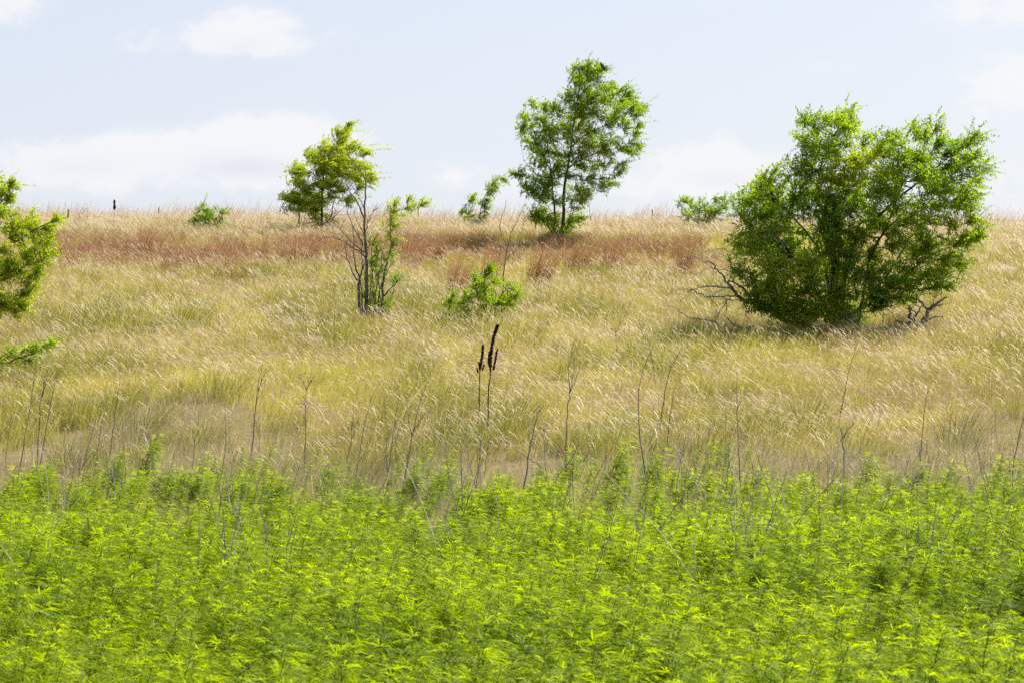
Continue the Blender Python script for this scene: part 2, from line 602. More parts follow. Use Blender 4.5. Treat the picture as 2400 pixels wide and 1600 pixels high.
def t_bunch(r):
    b = MB()
    blades(b, r, 60, .16, .46, .006, .22, OLIVE, spread=.55)
    blades(b, r, 30, .18, .42, .006, .25, GREEN, spread=.55)
    blades(b, r, 16, .20, .32, .005, .3, DRY, spread=.6)
    culms(b, r, 4, .2, .52, DRY, HEAD, hl=.15, hw=.009)
    return b


def t_litter(r):
    b = MB()
    blades(b, r, 40, .30, .22, .005, .35, GREY, spread=.9, droop=.35)
    blades(b, r, 26, .30, .28, .005, .3, DRY, spread=.8, droop=.25)
    blades(b, r, 21, .30, .25, .006, .25, GREEN, spread=.6)
    blades(b, r, 24, .28, .50, .004, .15, GREY, spread=.4)
    blades(b, r, 5, .28, .30, .004, .15, BROWN, spread=.4)
    return b


def t_wisp(r):
    b = MB()
    blades(b, r, 14, .2, .40, .006, .34, BROWN)
    culms(b, r, 7, .22, .85, BROWN, BHEAD, lean=.35, hl=.16, hw=.010, cw=.005, nod=.35)
    return b


def t_stems(r):
    b = MB()
    blades(b, r, 16, .28, .62, .005, .12, BROWN, spread=.1)
    blades(b, r, 16, .28, .36, .006, .3, GREEN)
    return b


KINDS = [t_greenish, t_yellow, t_tan, t_bunch, t_litter, t_wisp, t_stems]
NV = 4
protos = [k(np.random.default_rng(100 + 10 * a + v)) for a, k in enumerate(KINDS) for v in range(NV)]


def sample(y0, y1, density, margin=4.0, jitter=None):
    """even random spots over the part of the field the frame can see and a strip beside it"""
    half = 0.2118 * y1 + margin
    n = int(2 * half * (y1 - y0) * density)
    x = rng.uniform(-half, half, n)
    y = rng.uniform(y0, y1, n)
    keep = np.abs(x) < 0.2118 * y + margin
    return x[keep], y[keep]


def upx(x, y):
    return 1200 + x / y * FPX


def field_edge(x):
    """where the hemp gives way to grass"""
    return 33.4 + 5.5 * (fbm(x * .55 + 9, x * 0 + 2.3, 21) - .5) + 2.5 * (vnoise(x * 1.7, x * 0 + 5.1, 33) - .5) + np.clip(x + 1.5, -3, 3) * .25


GX, GY = [], []
for (y0, y1, den) in ((32.0, 39.5, 15.0), (39.5, 60, 9.5), (60, 90, 8.0), (90, 128, 7.0)):
    x, y = sample(y0, y1, den)
    GX.append(x); GY.append(y)
gx_, gy_ = np.concatenate(GX), np.concatenate(GY)
n1, n2 = fbm(gx_ * .16, gy_ * .11, 31), fbm(gx_ * .5, gy_ * .35, 41)
edge = gy_ - field_edge(gx_)
band = np.exp(-((gy_ - (80 + (n1 - .5) * 9)) / 5.5) ** 2) * (upx(gx_, gy_) < 1640 + (n2 - .5) * 200) * (upx(gx_, gy_) > 90)
u = rng.uniform(0, 1, len(gx_))
kind = np.full(len(gx_), 1)
far = gy_ > 86 + (n1 - .5) * 14
green_patch = (n1 * .7 + n2 * .3) > .54
kind[green_patch & (gy_ < 86)] = 0
kind[(~green_patch) & (u < .35)] = 2
kind[far & (u < .75)] = 2
kind[(upx(gx_, gy_) > 1900) & (u < .5)] = 2
near = edge < 8.5
kind[near & (u < .5)] = 2
kind[(gy_ < 72) & (n2 > .60) & (u < .75)] = 3
kind[near & (n2 > .56) & (u < .6)] = 3
kind[(edge < 6.3 + (n1 - .5) * 8)] = 4
kind[(edge < 6) & (u > .92)] = 3
kind[(gy_ > 90) & (rng.uniform(0, 1, len(gx_)) < .16)] = 5
n3 = fbm(gx_ * .45 + 3, gy_ * .25, 91)
kind[(gy_ < 86) & (edge > 4) & (n3 > .635) & (rng.uniform(0, 1, len(gx_)) < .35)] = 6
keep = (edge > -1.5) & ~((band > .35) & (rng.uniform(0, 1, len(gx_)) < band * .92))
bare = (edge < 4.5) & (rng.uniform(0, 1, len(gx_)) < .04)
keep &= ~bare
gx_, gy_, kind, n1, n2 = gx_[keep], gy_[keep], kind[keep], n1[keep], n2[keep]
N_ = len(gx_)
s = rng.uniform(.75, 1.2, N_) * (.62 + .78 * n2)
rot = np.stack([rng.normal(0, .10, N_), rng.normal(0, .12, N_), rng.normal(0, .45, N_) + (fbm(gx_ * .8, gy_ * .5, 17) - .5) * 1.6], -1)
scl = np.stack([s, s, s * rng.uniform(.85, 1.1, N_)], -1)
scatter('grass', protos, GM, np.stack([gx_, gy_, ground(gx_, gy_) - .02], -1), kind * NV + rng.integers(0, NV, N_), rot, scl,
        'tan and yellow green prairie grass with pale nodding seed heads over the hillside', 'grass')


# rust coloured bluestem in a belt across the hill
def t_rust(r):
    b = MB()
    blades(b, r, 46, .20, .66, .007, .30, 0, spread=.3)
    blades(b, r, 10, .2, .55, .007, .35, 1, spread=.4)
    culms(b, r, 4, .22, .55, 0, 2, hl=.19, hw=.012)
    return b


rp = [t_rust(np.random.default_rng(300 + v)) for v in range(5)]
x, y = sample(68, 94, 10.0)
n1, n2 = fbm(x * .16, y * .11, 31), fbm(x * .6, y * .4, 52)
band = np.exp(-((y - (80 + (n1 - .5) * 9)) / 4.6) ** 2) * (upx(x, y) < 1640 + (n2 - .5) * 260) * (upx(x, y) > 90)
keep = rng.uniform(0, 1, len(x)) < band * np.clip((n2 - .36) * 5.5, .06, 1.3)
x, y = x[keep], y[keep]
s = rng.uniform(.6, 1.1, len(x))
scatter('rust_grass', rp, [M['rust_blade'], M['brown_blade'], M['brown_head']], np.stack([x, y, ground(x, y) - .02], -1), rng.integers(0, 5, len(x)),
        np.stack([rng.normal(0, .05, len(x)), rng.normal(0, .07, len(x)), rng.normal(0, .35, len(x))], -1), np.stack([s, s, s], -1),
        'belt of reddish brown bluestem grass across the upper hill', 'grass')


# ------------------------------------------------------------------ hemp
def hemp(seed, h, nodes=12, wind=.35, big=1.0, top=0.0):
    """palmate leaves in pairs up a stem, with short side shoots; returns (stem, leaves) builders"""
    r = np.random.default_rng(seed)
    st, lf = MB(), MB()
    t = np.linspace(0, 1, 7)
    bend = np.array([.10 + .10 * wind, r.normal(0, .05), 0])
    pts = np.stack([bend[0] * h * t ** 2, bend[1] * h * t ** 2, h * t - .02], -1)
    st.tube(pts, np.linspace(.006, .0018, 7) * (.6 + h * .5), 4)

    P0, AX, SZ = [], [], []

    def at(q):
        return np.array([np.interp(q, t, pts[:, k]) for k in range(3)])

    def node(p, yaw, pet, size, up):
        for s_ in (0, np.pi):
            a = yaw + s_ + r.normal(0, .25)
            d = nrm(np.array([math.cos(a), math.sin(a), up]) + np.array([wind, 0, 0]) * r.uniform(.5, 1.3))
            e = p + d * pet
            st.tube(np.array([p, e]), [.0013, .0010], 3)
            P0.append(e); AX.append(d + np.array([0, 0, -.25])); SZ.append(size * r.uniform(.8, 1.15))
    for k in range(nodes):
        q = .16 + .84 * (k / (nodes - 1)) ** .8
        p = at(q)
        f = math.sin(np.pi * min(1, .25 + .7 * q)) if q < .8 else .75 - (q - .8) * 2.2
        f = max(f, top)
        yaw = k * 1.57 + r.normal(0, .3)
        node(p, yaw, (.025 + .045 * f) * big, (.06 + .105 * max(f, .1)) * big, .35 + .8 * q ** 3)
        if .2 < q < .82:
            for s_ in (0, np.pi):
                if r.uniform() < .8:
                    a = yaw + s_ + r.normal(0, .3)
                    L = r.uniform(.10, .24) * (1.15 - q) * 1.3 * (.5 + h * .6)
                    d = nrm(np.array([math.cos(a) + wind * .5, math.sin(a), 1.0]))
                    e = p + d * L
                    st.tube(np.array([p, e]), [.0022, .001], 3)
                    for m_ in (.45, .75, 1.0):
                        node(p + d * L * m_, a + 1.57 * m_ * 4, .018 * big, (.065 + .035 * (1 - m_)) * big, .6)
    P0, AX, SZ = np.array(P0), nrm(np.array(AX)), np.array(SZ)
    n = len(P0)
    # tip tuft
    side = nrm(np.cross(AX, np.array([0, 0, 1.0]) + r.normal(0, .25, (n, 3))))
    nor = np.cross(side, AX)
    for a_, ls in ((0, 1.0), (.42, .9), (-.42, .9), (.85, .68), (-.85, .68), (1.35, .4), (-1.35, .4)):
        d = AX * math.cos(a_) + side * math.sin(a_) + r.normal(0, .08, (n, 3))
        L = SZ * ls
        k = np.array([0, .5, 1.0])
        path = P0[:, None, :] + d[:, None, :] * (L[:, None] * k)[..., None]
        path[..., 2] -= L[:, None] * .36 * k ** 2
        path[..., 0] += L[:, None] * .25 * wind * k ** 2
        w = SZ[:, None] * np.array([.024, .064, .010]) * (ls ** .5)
        lf.ribbons(path, w, nrm(np.cross(d, nor + r.normal(0, .3, (n, 3)))), 0)
    return st, lf


def bushy(seed, h):
    """a tall plant of several stems from one foot"""
    st, lf = hemp(seed, h, nodes=12, wind=.8, big=1.15, top=.6)
    r = np.random.default_rng(seed + 5)
    for k in range(2):
        s2, l2 = hemp(seed + 1 + k, h * r.uniform(.62, .86), nodes=9, wind=.8, big=1.1, top=.55)
        off = np.array([r.normal(.02, .09), r.normal(0, .09), 0])
        for a, c in ((st, s2), (lf, l2)):
            for v, f, m in zip(c.v, c.f, c.m):
                a.v.append(v + off); a.f.append(f + a.n); a.m.append(m)
            a.n += c.n
    return st, lf


HEMP_LOW = [(hemp(500 + k, rng.uniform(.55, .78), nodes=13, wind=rng.uniform(.25, .6), top=.25)) for k in range(9)]
HEMP_TALL = [bushy(600 + 10 * k, hh) for k, hh in enumerate((.52, .66, .82, 1.0))]


def merged(pair):
    b = MB()
    for q, mat in ((pair[1], 0), (pair[0], 1)):
        n0 = b.n
        for v, f in zip(q.v, q.f):
            b.v.append(v); b.f.append(f + n0); b.m.append(np.full(len(f), mat, np.int32))
        b.n += q.n
    return b


# individual plants that can be told apart along the back of the stand: (u, v of the top, base distance, label)
TALL = [
    (352, 1008, 34.2, 'tallest slender hemp plant of the left half, rising above its neighbours'),
    (276, 1046, 33.6, 'slim hemp plant just left of the tallest one in the left half'),
    (422, 1082, 33.2, 'hemp plant with dark lower leaves just right of the tallest one in the left half'),
    (458, 1086, 32.6, 'narrow dark hemp plant third from the tallest in the left half'),
    (22, 1082, 32.2, 'leafy hemp plant at the very left end of the back row'),
    (70, 1075, 33.4, 'thin hemp plant beside a leaning dark stalk near the left end of the back row'),
    (762, 1072, 33.2, 'slender hemp plant with downwind leaves beside a pale fallen stem'),
    (836, 962, 41.0, 'lone hemp plant blown over to the right among the tan grass, apart from the stand'),
    (972, 1092, 33.0, 'hemp plant with a drooping green top below the forked grey stalks'),
    (1042, 1084, 33.4, 'small hemp plant right of the leaning grey stalks at the back of the stand'),
    (1130, 1118, 31.6, 'bushy bright hemp plant in front of the dead mullein stalks'),
    (1335, 1042, 34.4, 'hemp plant wrapped round the tall forked grey stalk'),
    (1455, 1022, 33.6, 'largest bushy hemp plant at the back of the stand, right of the middle'),
    (1535, 1036, 33.3, 'second bushy hemp plant, pressed against the largest one on its right'),
    (1615, 1092, 32.8, 'short upright hemp plant right of the two bushiest ones'),
    (1660, 1094, 32.9, 'short hemp plant with a pointed top before grey litter'),
    (1772, 1082, 33.0, 'hemp plant swept to the right before the grey dead weeds'),
    (1862, 1108, 32.2, 'broad hemp plant left of the white forked dead stem'),
    (2042, 1052, 33.9, 'tall hemp plant just right of the white forked dead stem'),
    (2150, 1072, 33.4, 'hemp plant between the two plume shaped ones and the white forked stem'),
    (2222, 1062, 33.2, 'bright plume shaped hemp plant leaning right, the left one of two'),
    (2338, 1058, 33.8, 'bright plume shaped hemp plant near the right end of the back row'),
    (2394, 1102, 32.6, 'hemp plant at the very right end of the back row'),
    (2090, 1150, 30.2, 'hemp plant with hanging dark leaves in front of the plume shaped pair'),
    (1290, 1120, 31.8, 'hemp plant growing through crossed grey stalks in the middle of the stand'),
    (560, 1098, 32.4, 'low hemp plant beside a tall thin grey stalk left of the middle'),
    (45, 1492, 12.0, 'blurred dark stemmed tall hemp plant in the near left corner'),
    (628, 1512, 11.7, 'blurred dark stemmed tall hemp plant in the near edge, left of the middle'),
    (1165, 1425, 13.6, 'hemp plant with a dark hanging whorl standing above the near carpet in the middle'),
    (1622, 1538, 11.4, 'tall blurred hemp plant close to the camera, right of the middle'),
    (2330, 1500, 12.2, 'blurred dark stemmed tall hemp plant in the near right corner'),
    (650, 1104, 32.0, 'low spreading hemp plant before the tall dark stalk'),
]
HEMP_GROUP = 'wild hemp plants in the green stand'
meshes = []
for k, (st, lf) in enumerate(HEMP_LOW + HEMP_TALL):
    meshes.append((lf.mesh('hemp_leaves', [M['hemp_leaf']]), st.mesh('hemp_stem', [M['hemp_stem']]), max(v[:, 2].max() for v in lf.v)))


def plant_hemp(x, y, k, scale, rz, label, tilt=0.0):
    o = empty('hemp_plant', (x, y, float(ground(x, y)) - .02), label, 'plant', HEMP_GROUP)
    o.scale = (scale, scale, scale)
    o.rotation_euler = (0, tilt, rz)
    for nm, me in (('leaves', meshes[k][0]), ('stem', meshes[k][1])):
        c = bpy.data.objects.new(nm, me)
        COL.objects.link(c)
        c.parent = o
    return o


for q, (u_, v_, d_, lab) in enumerate(TALL):
    p = P(u_, v_, d_)
    z0 = float(ground(p[0], d_))
    hgt = p[2] - z0
    k = len(HEMP_LOW) + int(np.argmin([abs(meshes[len(HEMP_LOW) + m_][2] - hgt) for m_ in range(4)]))
    s_ = hgt / meshes[k][2] * 1.02
    lean = .12 + .08 * (q % 3)
    if 'blown' in lab:
        lean = .5
    plant_hemp(p[0] - math.sin(lean) * hgt * .7 - .1 * hgt, d_, k, s_ / math.cos(lean) ** .7, rng.normal(0, .3), lab, lean)

# the stand itself: the plants nearest the camera one by one, the rest as one mass
hx, hy = [], []
x, y = sample(9.6, 37.5, 15.0, margin=2.6)
n1, n2 = fbm(x * .35, y * .3, 61), fbm(x * .9, y * .7, 71)
edge = field_edge(x) - y
u_ = rng.uniform(0, 1, len(x))
back = np.clip((y - 22.5) / 7.5, 0, 1)
keep = (edge > -.4 + (n2 - .5) * 5) & (u_ < 1.02 - back * (.34 + 1.0 * np.clip((.57 - n2) / .12, 0, 1)) * .66)
keep |= (edge > -3.2) & (edge <= 0) & (rng.uniform(0, 1, len(x)) < .13) & (n1 > .40)
x, y, n1, n2 = x[keep], y[keep], n1[keep], n2[keep]
inside = np.abs(x) < 0.2118 * y + .25
order = np.argsort(np.where(inside, y, 1e6))
first = order[:265]
rest = order[265:]
LAB_NEAR = 'bright green hemp plant crowded among its neighbours in the nearest part of the stand'
for q in first:
    plant_hemp(x[q], y[q], int(rng.integers(0, len(HEMP_LOW))), (.82 + .36 * n1[q]) * rng.uniform(.88, 1.14), rng.normal(0, .5), LAB_NEAR)
s = (.80 + .40 * n1[rest]) * rng.uniform(.8, 1.18, len(rest)) * (1 - .26 * np.clip((y[rest] - 25) / 8, 0, 1))
scatter('hemp_stand', [merged(p) for p in HEMP_LOW], [M['hemp_leaf'], M['hemp_stem']], np.stack([x[rest], y[rest], ground(x[rest], y[rest]) - .02], -1),
        rng.integers(0, len(HEMP_LOW), len(rest)), np.stack([rng.normal(0, .08, len(rest)), rng.normal(.04, .08, len(rest)), rng.normal(0, .5, len(rest))], -1),
        np.stack([s, s, s], -1), 'dense stand of bright yellow green wild hemp filling the foreground', 'plants')
# short dry grass and litter between the hemp plants
x, y = sample(22, 36.5, 7.0, margin=2.6)
n2 = fbm(x * .9, y * .7, 71)
keep = (n2 < .62)
x, y = x[keep], y[keep]
s = rng.uniform(.7, 1.15, len(x))
scatter('dry_litter', protos[4 * NV:5 * NV], GM, np.stack([x, y, ground(x, y) - .02], -1), rng.integers(0, NV, len(x)),
        np.stack([rng.normal(0, .1, len(x)), rng.normal(0, .1, len(x)), rng.uniform(-1.2, 1.2, len(x))], -1), np.stack([s, s, s], -1),
        'grey tan dry grass and litter between the hemp plants', 'dry grass')

# ------------------------------------------------------------------ woody plants
_dt = np.linspace(10, 121, 2400)
_rowt = 800 - (ground(np.zeros_like(_dt), _dt) - ZC) / _dt * FPX


def d_of_row(v):
    """how far away the soil is that shows at this height in the photograph"""
    return float(np.interp(-v, -_rowt, _dt))


def smooth_path(p, n):
    """Catmull-Rom through the rows of p (any number of columns)"""
    p = np.asarray(p, float)
    if len(p) < 3:
        t = np.linspace(0, 1, n)[:, None]
        return p[0] * (1 - t) + p[-1] * t
    q = np.vstack([2 * p[0] - p[1], p, 2 * p[-1] - p[-2]])
    u = np.linspace(0, len(p) - 1 - 1e-6, n)
    i = u.astype(int)
    t = (u - i)[:, None]
    a, b_, c, d = q[i], q[i + 1], q[i + 2], q[i + 3]
    return .5 * (2 * b_ + (c - a) * t + (2 * a - 5 * b_ + 4 * c - d) * t**2 + (3 * b_ - 3 * c + d - a) * t**3)


def crop(u0, v0, s):
    return lambda x, y: (u0 + x / s, v0 + y / s)


class Plant:
    def __init__(self, name, label, cat, d, tf, base, seed, group=None, leaf='elm_leaf', bark='bark', leaf_len=.06, wind=.5, twig=1.0, depth=1.0, part=('trunk', 'crown')):
        self.r = np.random.default_rng(seed)
        self.d, self.tf = d, tf
        bu, bv = tf(*base)
        bp = P(bu, bv, d)
        self.base = np.array([bp[0], d, float(ground(bp[0], d))])
        self.root = empty(name, self.base, label, cat, group)
        self.w, self.c = MB(), MB()
        self.spine = []           # (xyz, radius)
        self.lp, self.la, self.ln, self.ll, self.lm = [], [], [], [], []
        self.leaf, self.bark, self.leaf_len, self.wind, self.twig, self.depth, self.part = leaf, bark, leaf_len, wind, twig, depth, part

    def pt(self, x, y, dy=0.0):
        u_, v_ = self.tf(x, y)
        return P(u_, v_, self.d) + np.array([0, dy, 0])

    def limb(self, pts, r0, r1, dy=(0, 0), to_ground=False, wob=.012, attach=True, sides=6, b=None, mat=0):
        """limb along the points traced in the photograph, wandering in depth"""
        n = max(6, 3 * len(pts))
        w = np.array([self.pt(*p) for p in pts])
        w[:, 1] += np.linspace(dy[0], dy[1], len(pts))
        if to_ground:
            g = w[0].copy(); g[2] = float(ground(g[0], g[1])) - .08
            if g[2] < w[0][2] - .05:
                w = np.vstack([g, w])
            else:
                w[0] = g
        q = smooth_path(w, n)
        q[1:-1] += self.r.normal(0, wob, (n - 2, 3)) * np.array([1, 1.5, .6])
        rad = self.thick * (r0 + (r1 - r0) * np.linspace(0, 1, n) ** .6)
        (b or self.w).tube(q, rad, sides, mat, cap=True)
        if attach:
            self.spine += list(zip(q, rad))
        return q

    def twiglets(self, q, n, L, r0=.006, spread=1.0, bias=(0, 0, 0), b=None):
        """fine bare side twigs along a path"""
        for _ in range(n):
            t = self.r.uniform(.15, 1)
            k = int(t * (len(q) - 1))
            ax = nrm(q[min(k + 1, len(q) - 1)] - q[max(k - 1, 0)])
            d_ = nrm(ax * .6 + self.r.normal(0, .6, 3) * spread + np.asarray(bias))
            l_ = L * self.r.uniform(.4, 1.2)
            e1 = q[k] + d_ * l_ * .5
            e2 = e1 + nrm(d_ + self.r.normal(0, .3, 3)) * l_ * .5
            (b or self.w).tube([q[k], e1, e2], [r0, r0 * .6, r0 * .25], 3)
            if self.r.uniform() < .5:
                (b or self.w).tube([e1, e1 + nrm(d_ + self.r.normal(0, .7, 3)) * l_ * .35], [r0 * .5, r0 * .2], 3)

    def clump(self, x, y, rx, ry, dens=1.0, dy=None, mat=0, wind=None):
        r = self.r
        c = self.pt(x, y)
        u1, v1 = self.tf(x + rx, y + ry)
        u0, v0 = self.tf(x, y)
        ppm = FPX / self.d
        ax_, az_ = abs(u1 - u0) / ppm * self.puff, abs(v1 - v0) / ppm * self.puff * self.flat
        ay = .55 * (ax_ + az_) * self.depth
        c[1] += r.uniform(-1, 1) * self.depth * self.half if dy is None else dy
        wd = self.wind if wind is None else wind
        # limb from the wood to the clump
        if self.spine:
            sp = np.array([s[0] for s in self.spine])
            cost = np.linalg.norm(sp - c, axis=1) + 1.2 * np.maximum(0, sp[:, 2] - c[2] + .1)
            k = int(np.argmin(cost))
            a, ra = self.spine[k]
            mid = (a + c) / 2 + np.array([0, 0, -.06]) * np.linalg.norm(c - a) + r.normal(0, .04, 3)
            q = smooth_path([a, mid, c], 7)
            r0 = min(ra * .7, .012 + .008 * np.linalg.norm(c - a))
            self.w.tube(q, np.linspace(r0, .004, 7), 4)
        else:
            q = np.array([c, c])
        vol = (ax_ * az_) ** .5
        for _ in range(self.shoots):      # long leafy shoots that feather the outline
            g = nrm(r.normal(0, 1, 3) + np.array([.5 * wd, 0, .3]))
            p = c + g * np.array([ax_, ay, az_]) * .6
            self.twig_leaves(p, nrm(g * .5 + np.array([wd * 1.3, 0, .15]) + r.normal(0, .2, 3)), r.uniform(.25, .55) * self.shoot_len * self.leaf_len / .065, mat)
        ns = max(2, int(round(dens * self.twig * (5.0 + 62 * ax_ * az_))))
        for _ in range(ns):
            s0 = q[int(r.uniform(.35, 1) * (len(q) - 1))]
            g = np.clip(r.normal(0, .56, 3), -1.15, 1.15)
            e = c + g * np.array([ax_, ay, az_])
            m_ = (s0 + e) / 2 + np.array([-.03 * wd, 0, .02])
            sub = smooth_path([s0, m_, e], 5)
            self.c.tube(sub, np.linspace(.004, .0015, 5), 3, 1)
            sd = nrm(e - s0)
            for _k in range(8):
                t = r.uniform(.25, 1)
                p = sub[int(t * 4)]
                d_ = nrm(sd * .45 + g * .5 + r.normal(0, .45, 3) + np.array([wd, 0, .12]))
                L = r.uniform(.16, .40) * (.6 + .9 * min(vol, .6))
                self.twig_leaves(p, d_, L, mat)

    def twig_leaves(self, p, d_, L, mat=0):
        r = self.r
        ll = self.leaf_len
        n = max(5, int(L / (ll * .33)))
        t = (np.arange(n) + r.uniform(0, 1)) / n
        sag = np.array([.12 * self.wind, 0, -.12]) * L
        q = p + d_ * L * t[:, None] + sag * (t ** 2)[:, None]
        sd = nrm(np.cross(d_, nrm(r.normal(0, 1, 3) + np.array([0, 0, 1.2]))))
        sg = np.where(np.arange(n) % 2 == 0, 1, -1)[:, None]
        axis = d_ * .75 + sd * sg * .7 + r.normal(0, .25, (n, 3)) + np.array([0, 0, -.12])
        self.lp.append(q); self.la.append(axis)
        self.ln.append(np.array([0, 0, 1.0]) + r.normal(0, .55, (n, 3)))
        self.ll.append(ll * r.uniform(.6, 1.15, n))
        self.lm.append(np.full(n, mat))
        self.c.tube([p, p + d_ * L * .5 + sag * .25, p + d_ * L + sag], [.0022, .0014, .0007], 3, 1)

    half = 0.8
    thick = 1.0
    puff = 1.12
    flat = 1.0
    shoot_len = 1.0
    shoots = 1

    def shoot(self, x0, y0, x1, y1, dy=0.0, mat=0):
        p, q = self.pt(x0, y0, dy), self.pt(x1, y1, dy)
        v = q - p
        L = float(np.linalg.norm(v))
        for k in range(5):
            self.twig_leaves(p + v * .16 * k + self.r.normal(0, .03, 3), nrm(v + self.r.normal(0, .12, 3) * L + np.array([0, 0, .08 * k * L])), L * (1 - .16 * k) * .95, mat)

    def done(self, parts_extra=()):
        out = {}
        if self.lp:
            lp, la, ln_, ll, lm = (np.concatenate(a) for a in (self.lp, self.la, self.ln, self.ll, self.lm))
            for m_, idx in ((0, 0), (1, 2)):
                k = lm == m_
                if k.any():
                    self.c.leaves(lp[k], la[k], ln_[k], ll[k], ll[k] * .46, idx)
        if self.w.n:
            out['trunk'] = self.w.build(self.part[0], [M[self.bark]], self.root, smooth=True)
        if self.c.n:
            out['crown'] = self.c.build(self.part[1], [M[self.leaf], M[self.bark], M['bright_leaf']], self.root)
        return out


# ---- the big bush on the right
tf = crop(1560, 200, 2.5286)
pl = Plant('bush', 'largest bush, dense and dark green with a bright top, beside a bare dead limb', 'bush', 57.2, tf, (1030, 1420), 21, leaf_len=.084, wind=.45, twig=1.0)
pl.half = 1.15
pl.thick = .62
pl.shoots = 4
pl.puff = 1.0
pl.shoot_len = .75
for pts, r0, r1, dy in (([(1010, 1400), (985, 1180), (1000, 1000), (960, 850), (900, 650), (930, 420), (1020, 250)], .16, .02, (0, -.3)),
                        ([(1040, 1400), (1060, 1150), (1120, 950), (1250, 800), (1420, 640), (1600, 500), (1740, 380)], .14, .02, (0, .4)),
                        ([(1150, 1390), (1180, 1200), (1215, 1000), (1310, 820), (1400, 560), (1530, 330)], .09, .015, (.2, -.6)),
                        ([(990, 1390), (860, 1180), (720, 980), (560, 800), (480, 700)], .11, .015, (0, -.5)),
                        ([(1060, 1400), (1250, 1270), (1420, 1130), (1600, 1000), (1760, 940)], .08, .012, (0, .2)),
                        ([(1000, 1380), (930, 1000), (760, 760), (640, 620)], .09, .015, (.1, .8)),
                        ([(1080, 1390), (1300, 1180), (1480, 900), (1680, 700)], .09, .015, (.2, 1.0)),
                        ([(960, 1390), (800, 1290), (660, 1220), (590, 1120)], .06, .012, (-.3, -1.2)),
                        ([(940, 1390), (860, 1270), (800, 1150)], .05, .012, (-.3, -1.3)),
                        ([(1010, 1390), (1040, 900), (1090, 600), (1180, 420)], .09, .012, (.2, .6))):
    pl.limb(pts, r0, r1, dy, to_ground=True)
BR = 1   # slot of the lighter leaf colour; paints in light through the thin upper crown
for a in [(1110, 120, 35, 40), (1090, 180, 55, 45), (1020, 200, 60, 50), (920, 220, 80, 60), (830, 215, 45, 50), (1060, 250, 70, 50), (960, 300, 100, 60), (870, 300, 70, 60), (790, 200, 20, 30),
          (850, 400, 80, 70), (950, 400, 80, 70), (780, 340, 35, 40), (770, 480, 60, 60), (740, 520, 50, 50), (850, 510, 80, 70), (700, 480, 25, 30)]:
    pl.clump(*a, dens=.85)
for a in [(1040, 440, 90, 70), (1120, 480, 110, 80), (1020, 540, 100, 70), (1190, 400, 70, 50), (1200, 540, 110, 70), (930, 560, 90, 70)]:
    pl.clump(*a, dens=1.1, mat=1, dy=-.7)
for a in [(1250, 310, 60, 40), (1180, 320, 45, 40), (1300, 380, 90, 60), (1400, 350, 70, 50), (1440, 270, 45, 50), (1520, 290, 60, 50), (1560, 240, 35, 40), (1480, 250, 30, 30), (1600, 330, 70, 50), (1440, 440, 110, 70),
          (1560, 420, 90, 60), (1670, 380, 70, 50), (1760, 350, 60, 35), (1820, 310, 50, 22), (1880, 300, 30, 8), (1710, 450, 80, 50), (1790, 440, 50, 45), (1850, 430, 35, 30), (1830, 500, 50, 40), (1920, 490, 35, 16), (1600, 520, 100, 60),
          (1740, 540, 80, 50), (1820, 580, 60, 40), (1840, 650, 40, 20), (1500, 560, 100, 60), (1380, 520, 100, 70), (1320, 470, 90, 70), (1640, 610, 110, 60), (1760, 630, 80, 50), (1700, 700, 100, 50), (1800, 720, 50, 35), (1560, 680, 100, 60)]:
    pl.clump(*a, dens=.95)
for a in [(600, 560, 45, 35), (560, 600, 60, 50), (640, 620, 80, 60), (480, 640, 50, 40), (500, 690, 70, 50), (590, 690, 90, 60), (690, 640, 80, 60), (420, 700, 30, 40), (430, 760, 50, 50), (520, 790, 90, 60), (630, 780, 90, 70), (740, 740, 90, 70),
          (460, 860, 70, 60), (560, 880, 90, 60), (400, 930, 50, 40), (440, 990, 70, 50), (540, 980, 80, 50), (370, 950, 25, 25), (360, 1080, 30, 40), (410, 1120, 40, 50), (640, 900, 90, 60)]:
    pl.clump(*a, dens=1.0)
for a in [(820, 620, 110, 80), (940, 660, 110, 80), (1080, 620, 110, 80), (1220, 640, 110, 80), (840, 740, 110, 80), (960, 790, 120, 80), (1100, 740, 120, 80), (1240, 760, 110, 80), (1380, 680, 110, 80), (760, 860, 110, 80), (880, 890, 110, 80),
          (1020, 900, 110, 80), (1150, 860, 110, 80), (1290, 870, 90, 60), (1430, 790, 100, 60), (1330, 950, 80, 50), (800, 990, 100, 70), (920, 1010, 100, 70), (1060, 1020, 100, 70), (1190, 1000, 90, 70), (700, 990, 90, 60)]:
    pl.clump(*a, dens=1.25)
for a in [(1560, 780, 90, 45), (1690, 790, 80, 35), (1790, 790, 50, 30), (1830, 830, 20, 25), (1500, 900, 90, 50), (1600, 930, 100, 50), (1700, 950, 90, 45), (1780, 930, 55, 35), (1810, 900, 30, 25), (1500, 1010, 100, 60), (1620, 1040, 100, 60), (1720, 1040, 60, 40),
          (1780, 1070, 60, 12), (1420, 1080, 90, 60), (1550, 1120, 100, 50), (1660, 1130, 60, 35), (1690, 1190, 40, 8), (1360, 1180, 90, 60), (1480, 1190, 90, 50), (1570, 1200, 50, 25), (1300, 1120, 90, 60), (1420, 1260, 90, 35), (1330, 1270, 80, 40)]:
    pl.clump(*a, dens=1.0)
for a in [(560, 1070, 45, 45), (640, 1080, 60, 50), (600, 1150, 90, 60), (700, 1140, 90, 60), (760, 1070, 60, 50), (830, 1060, 40, 60), (540, 1230, 60, 50), (640, 1230, 90, 60)]:
    pl.clump(*a, dens=1.1, mat=1, dy=-1.35)
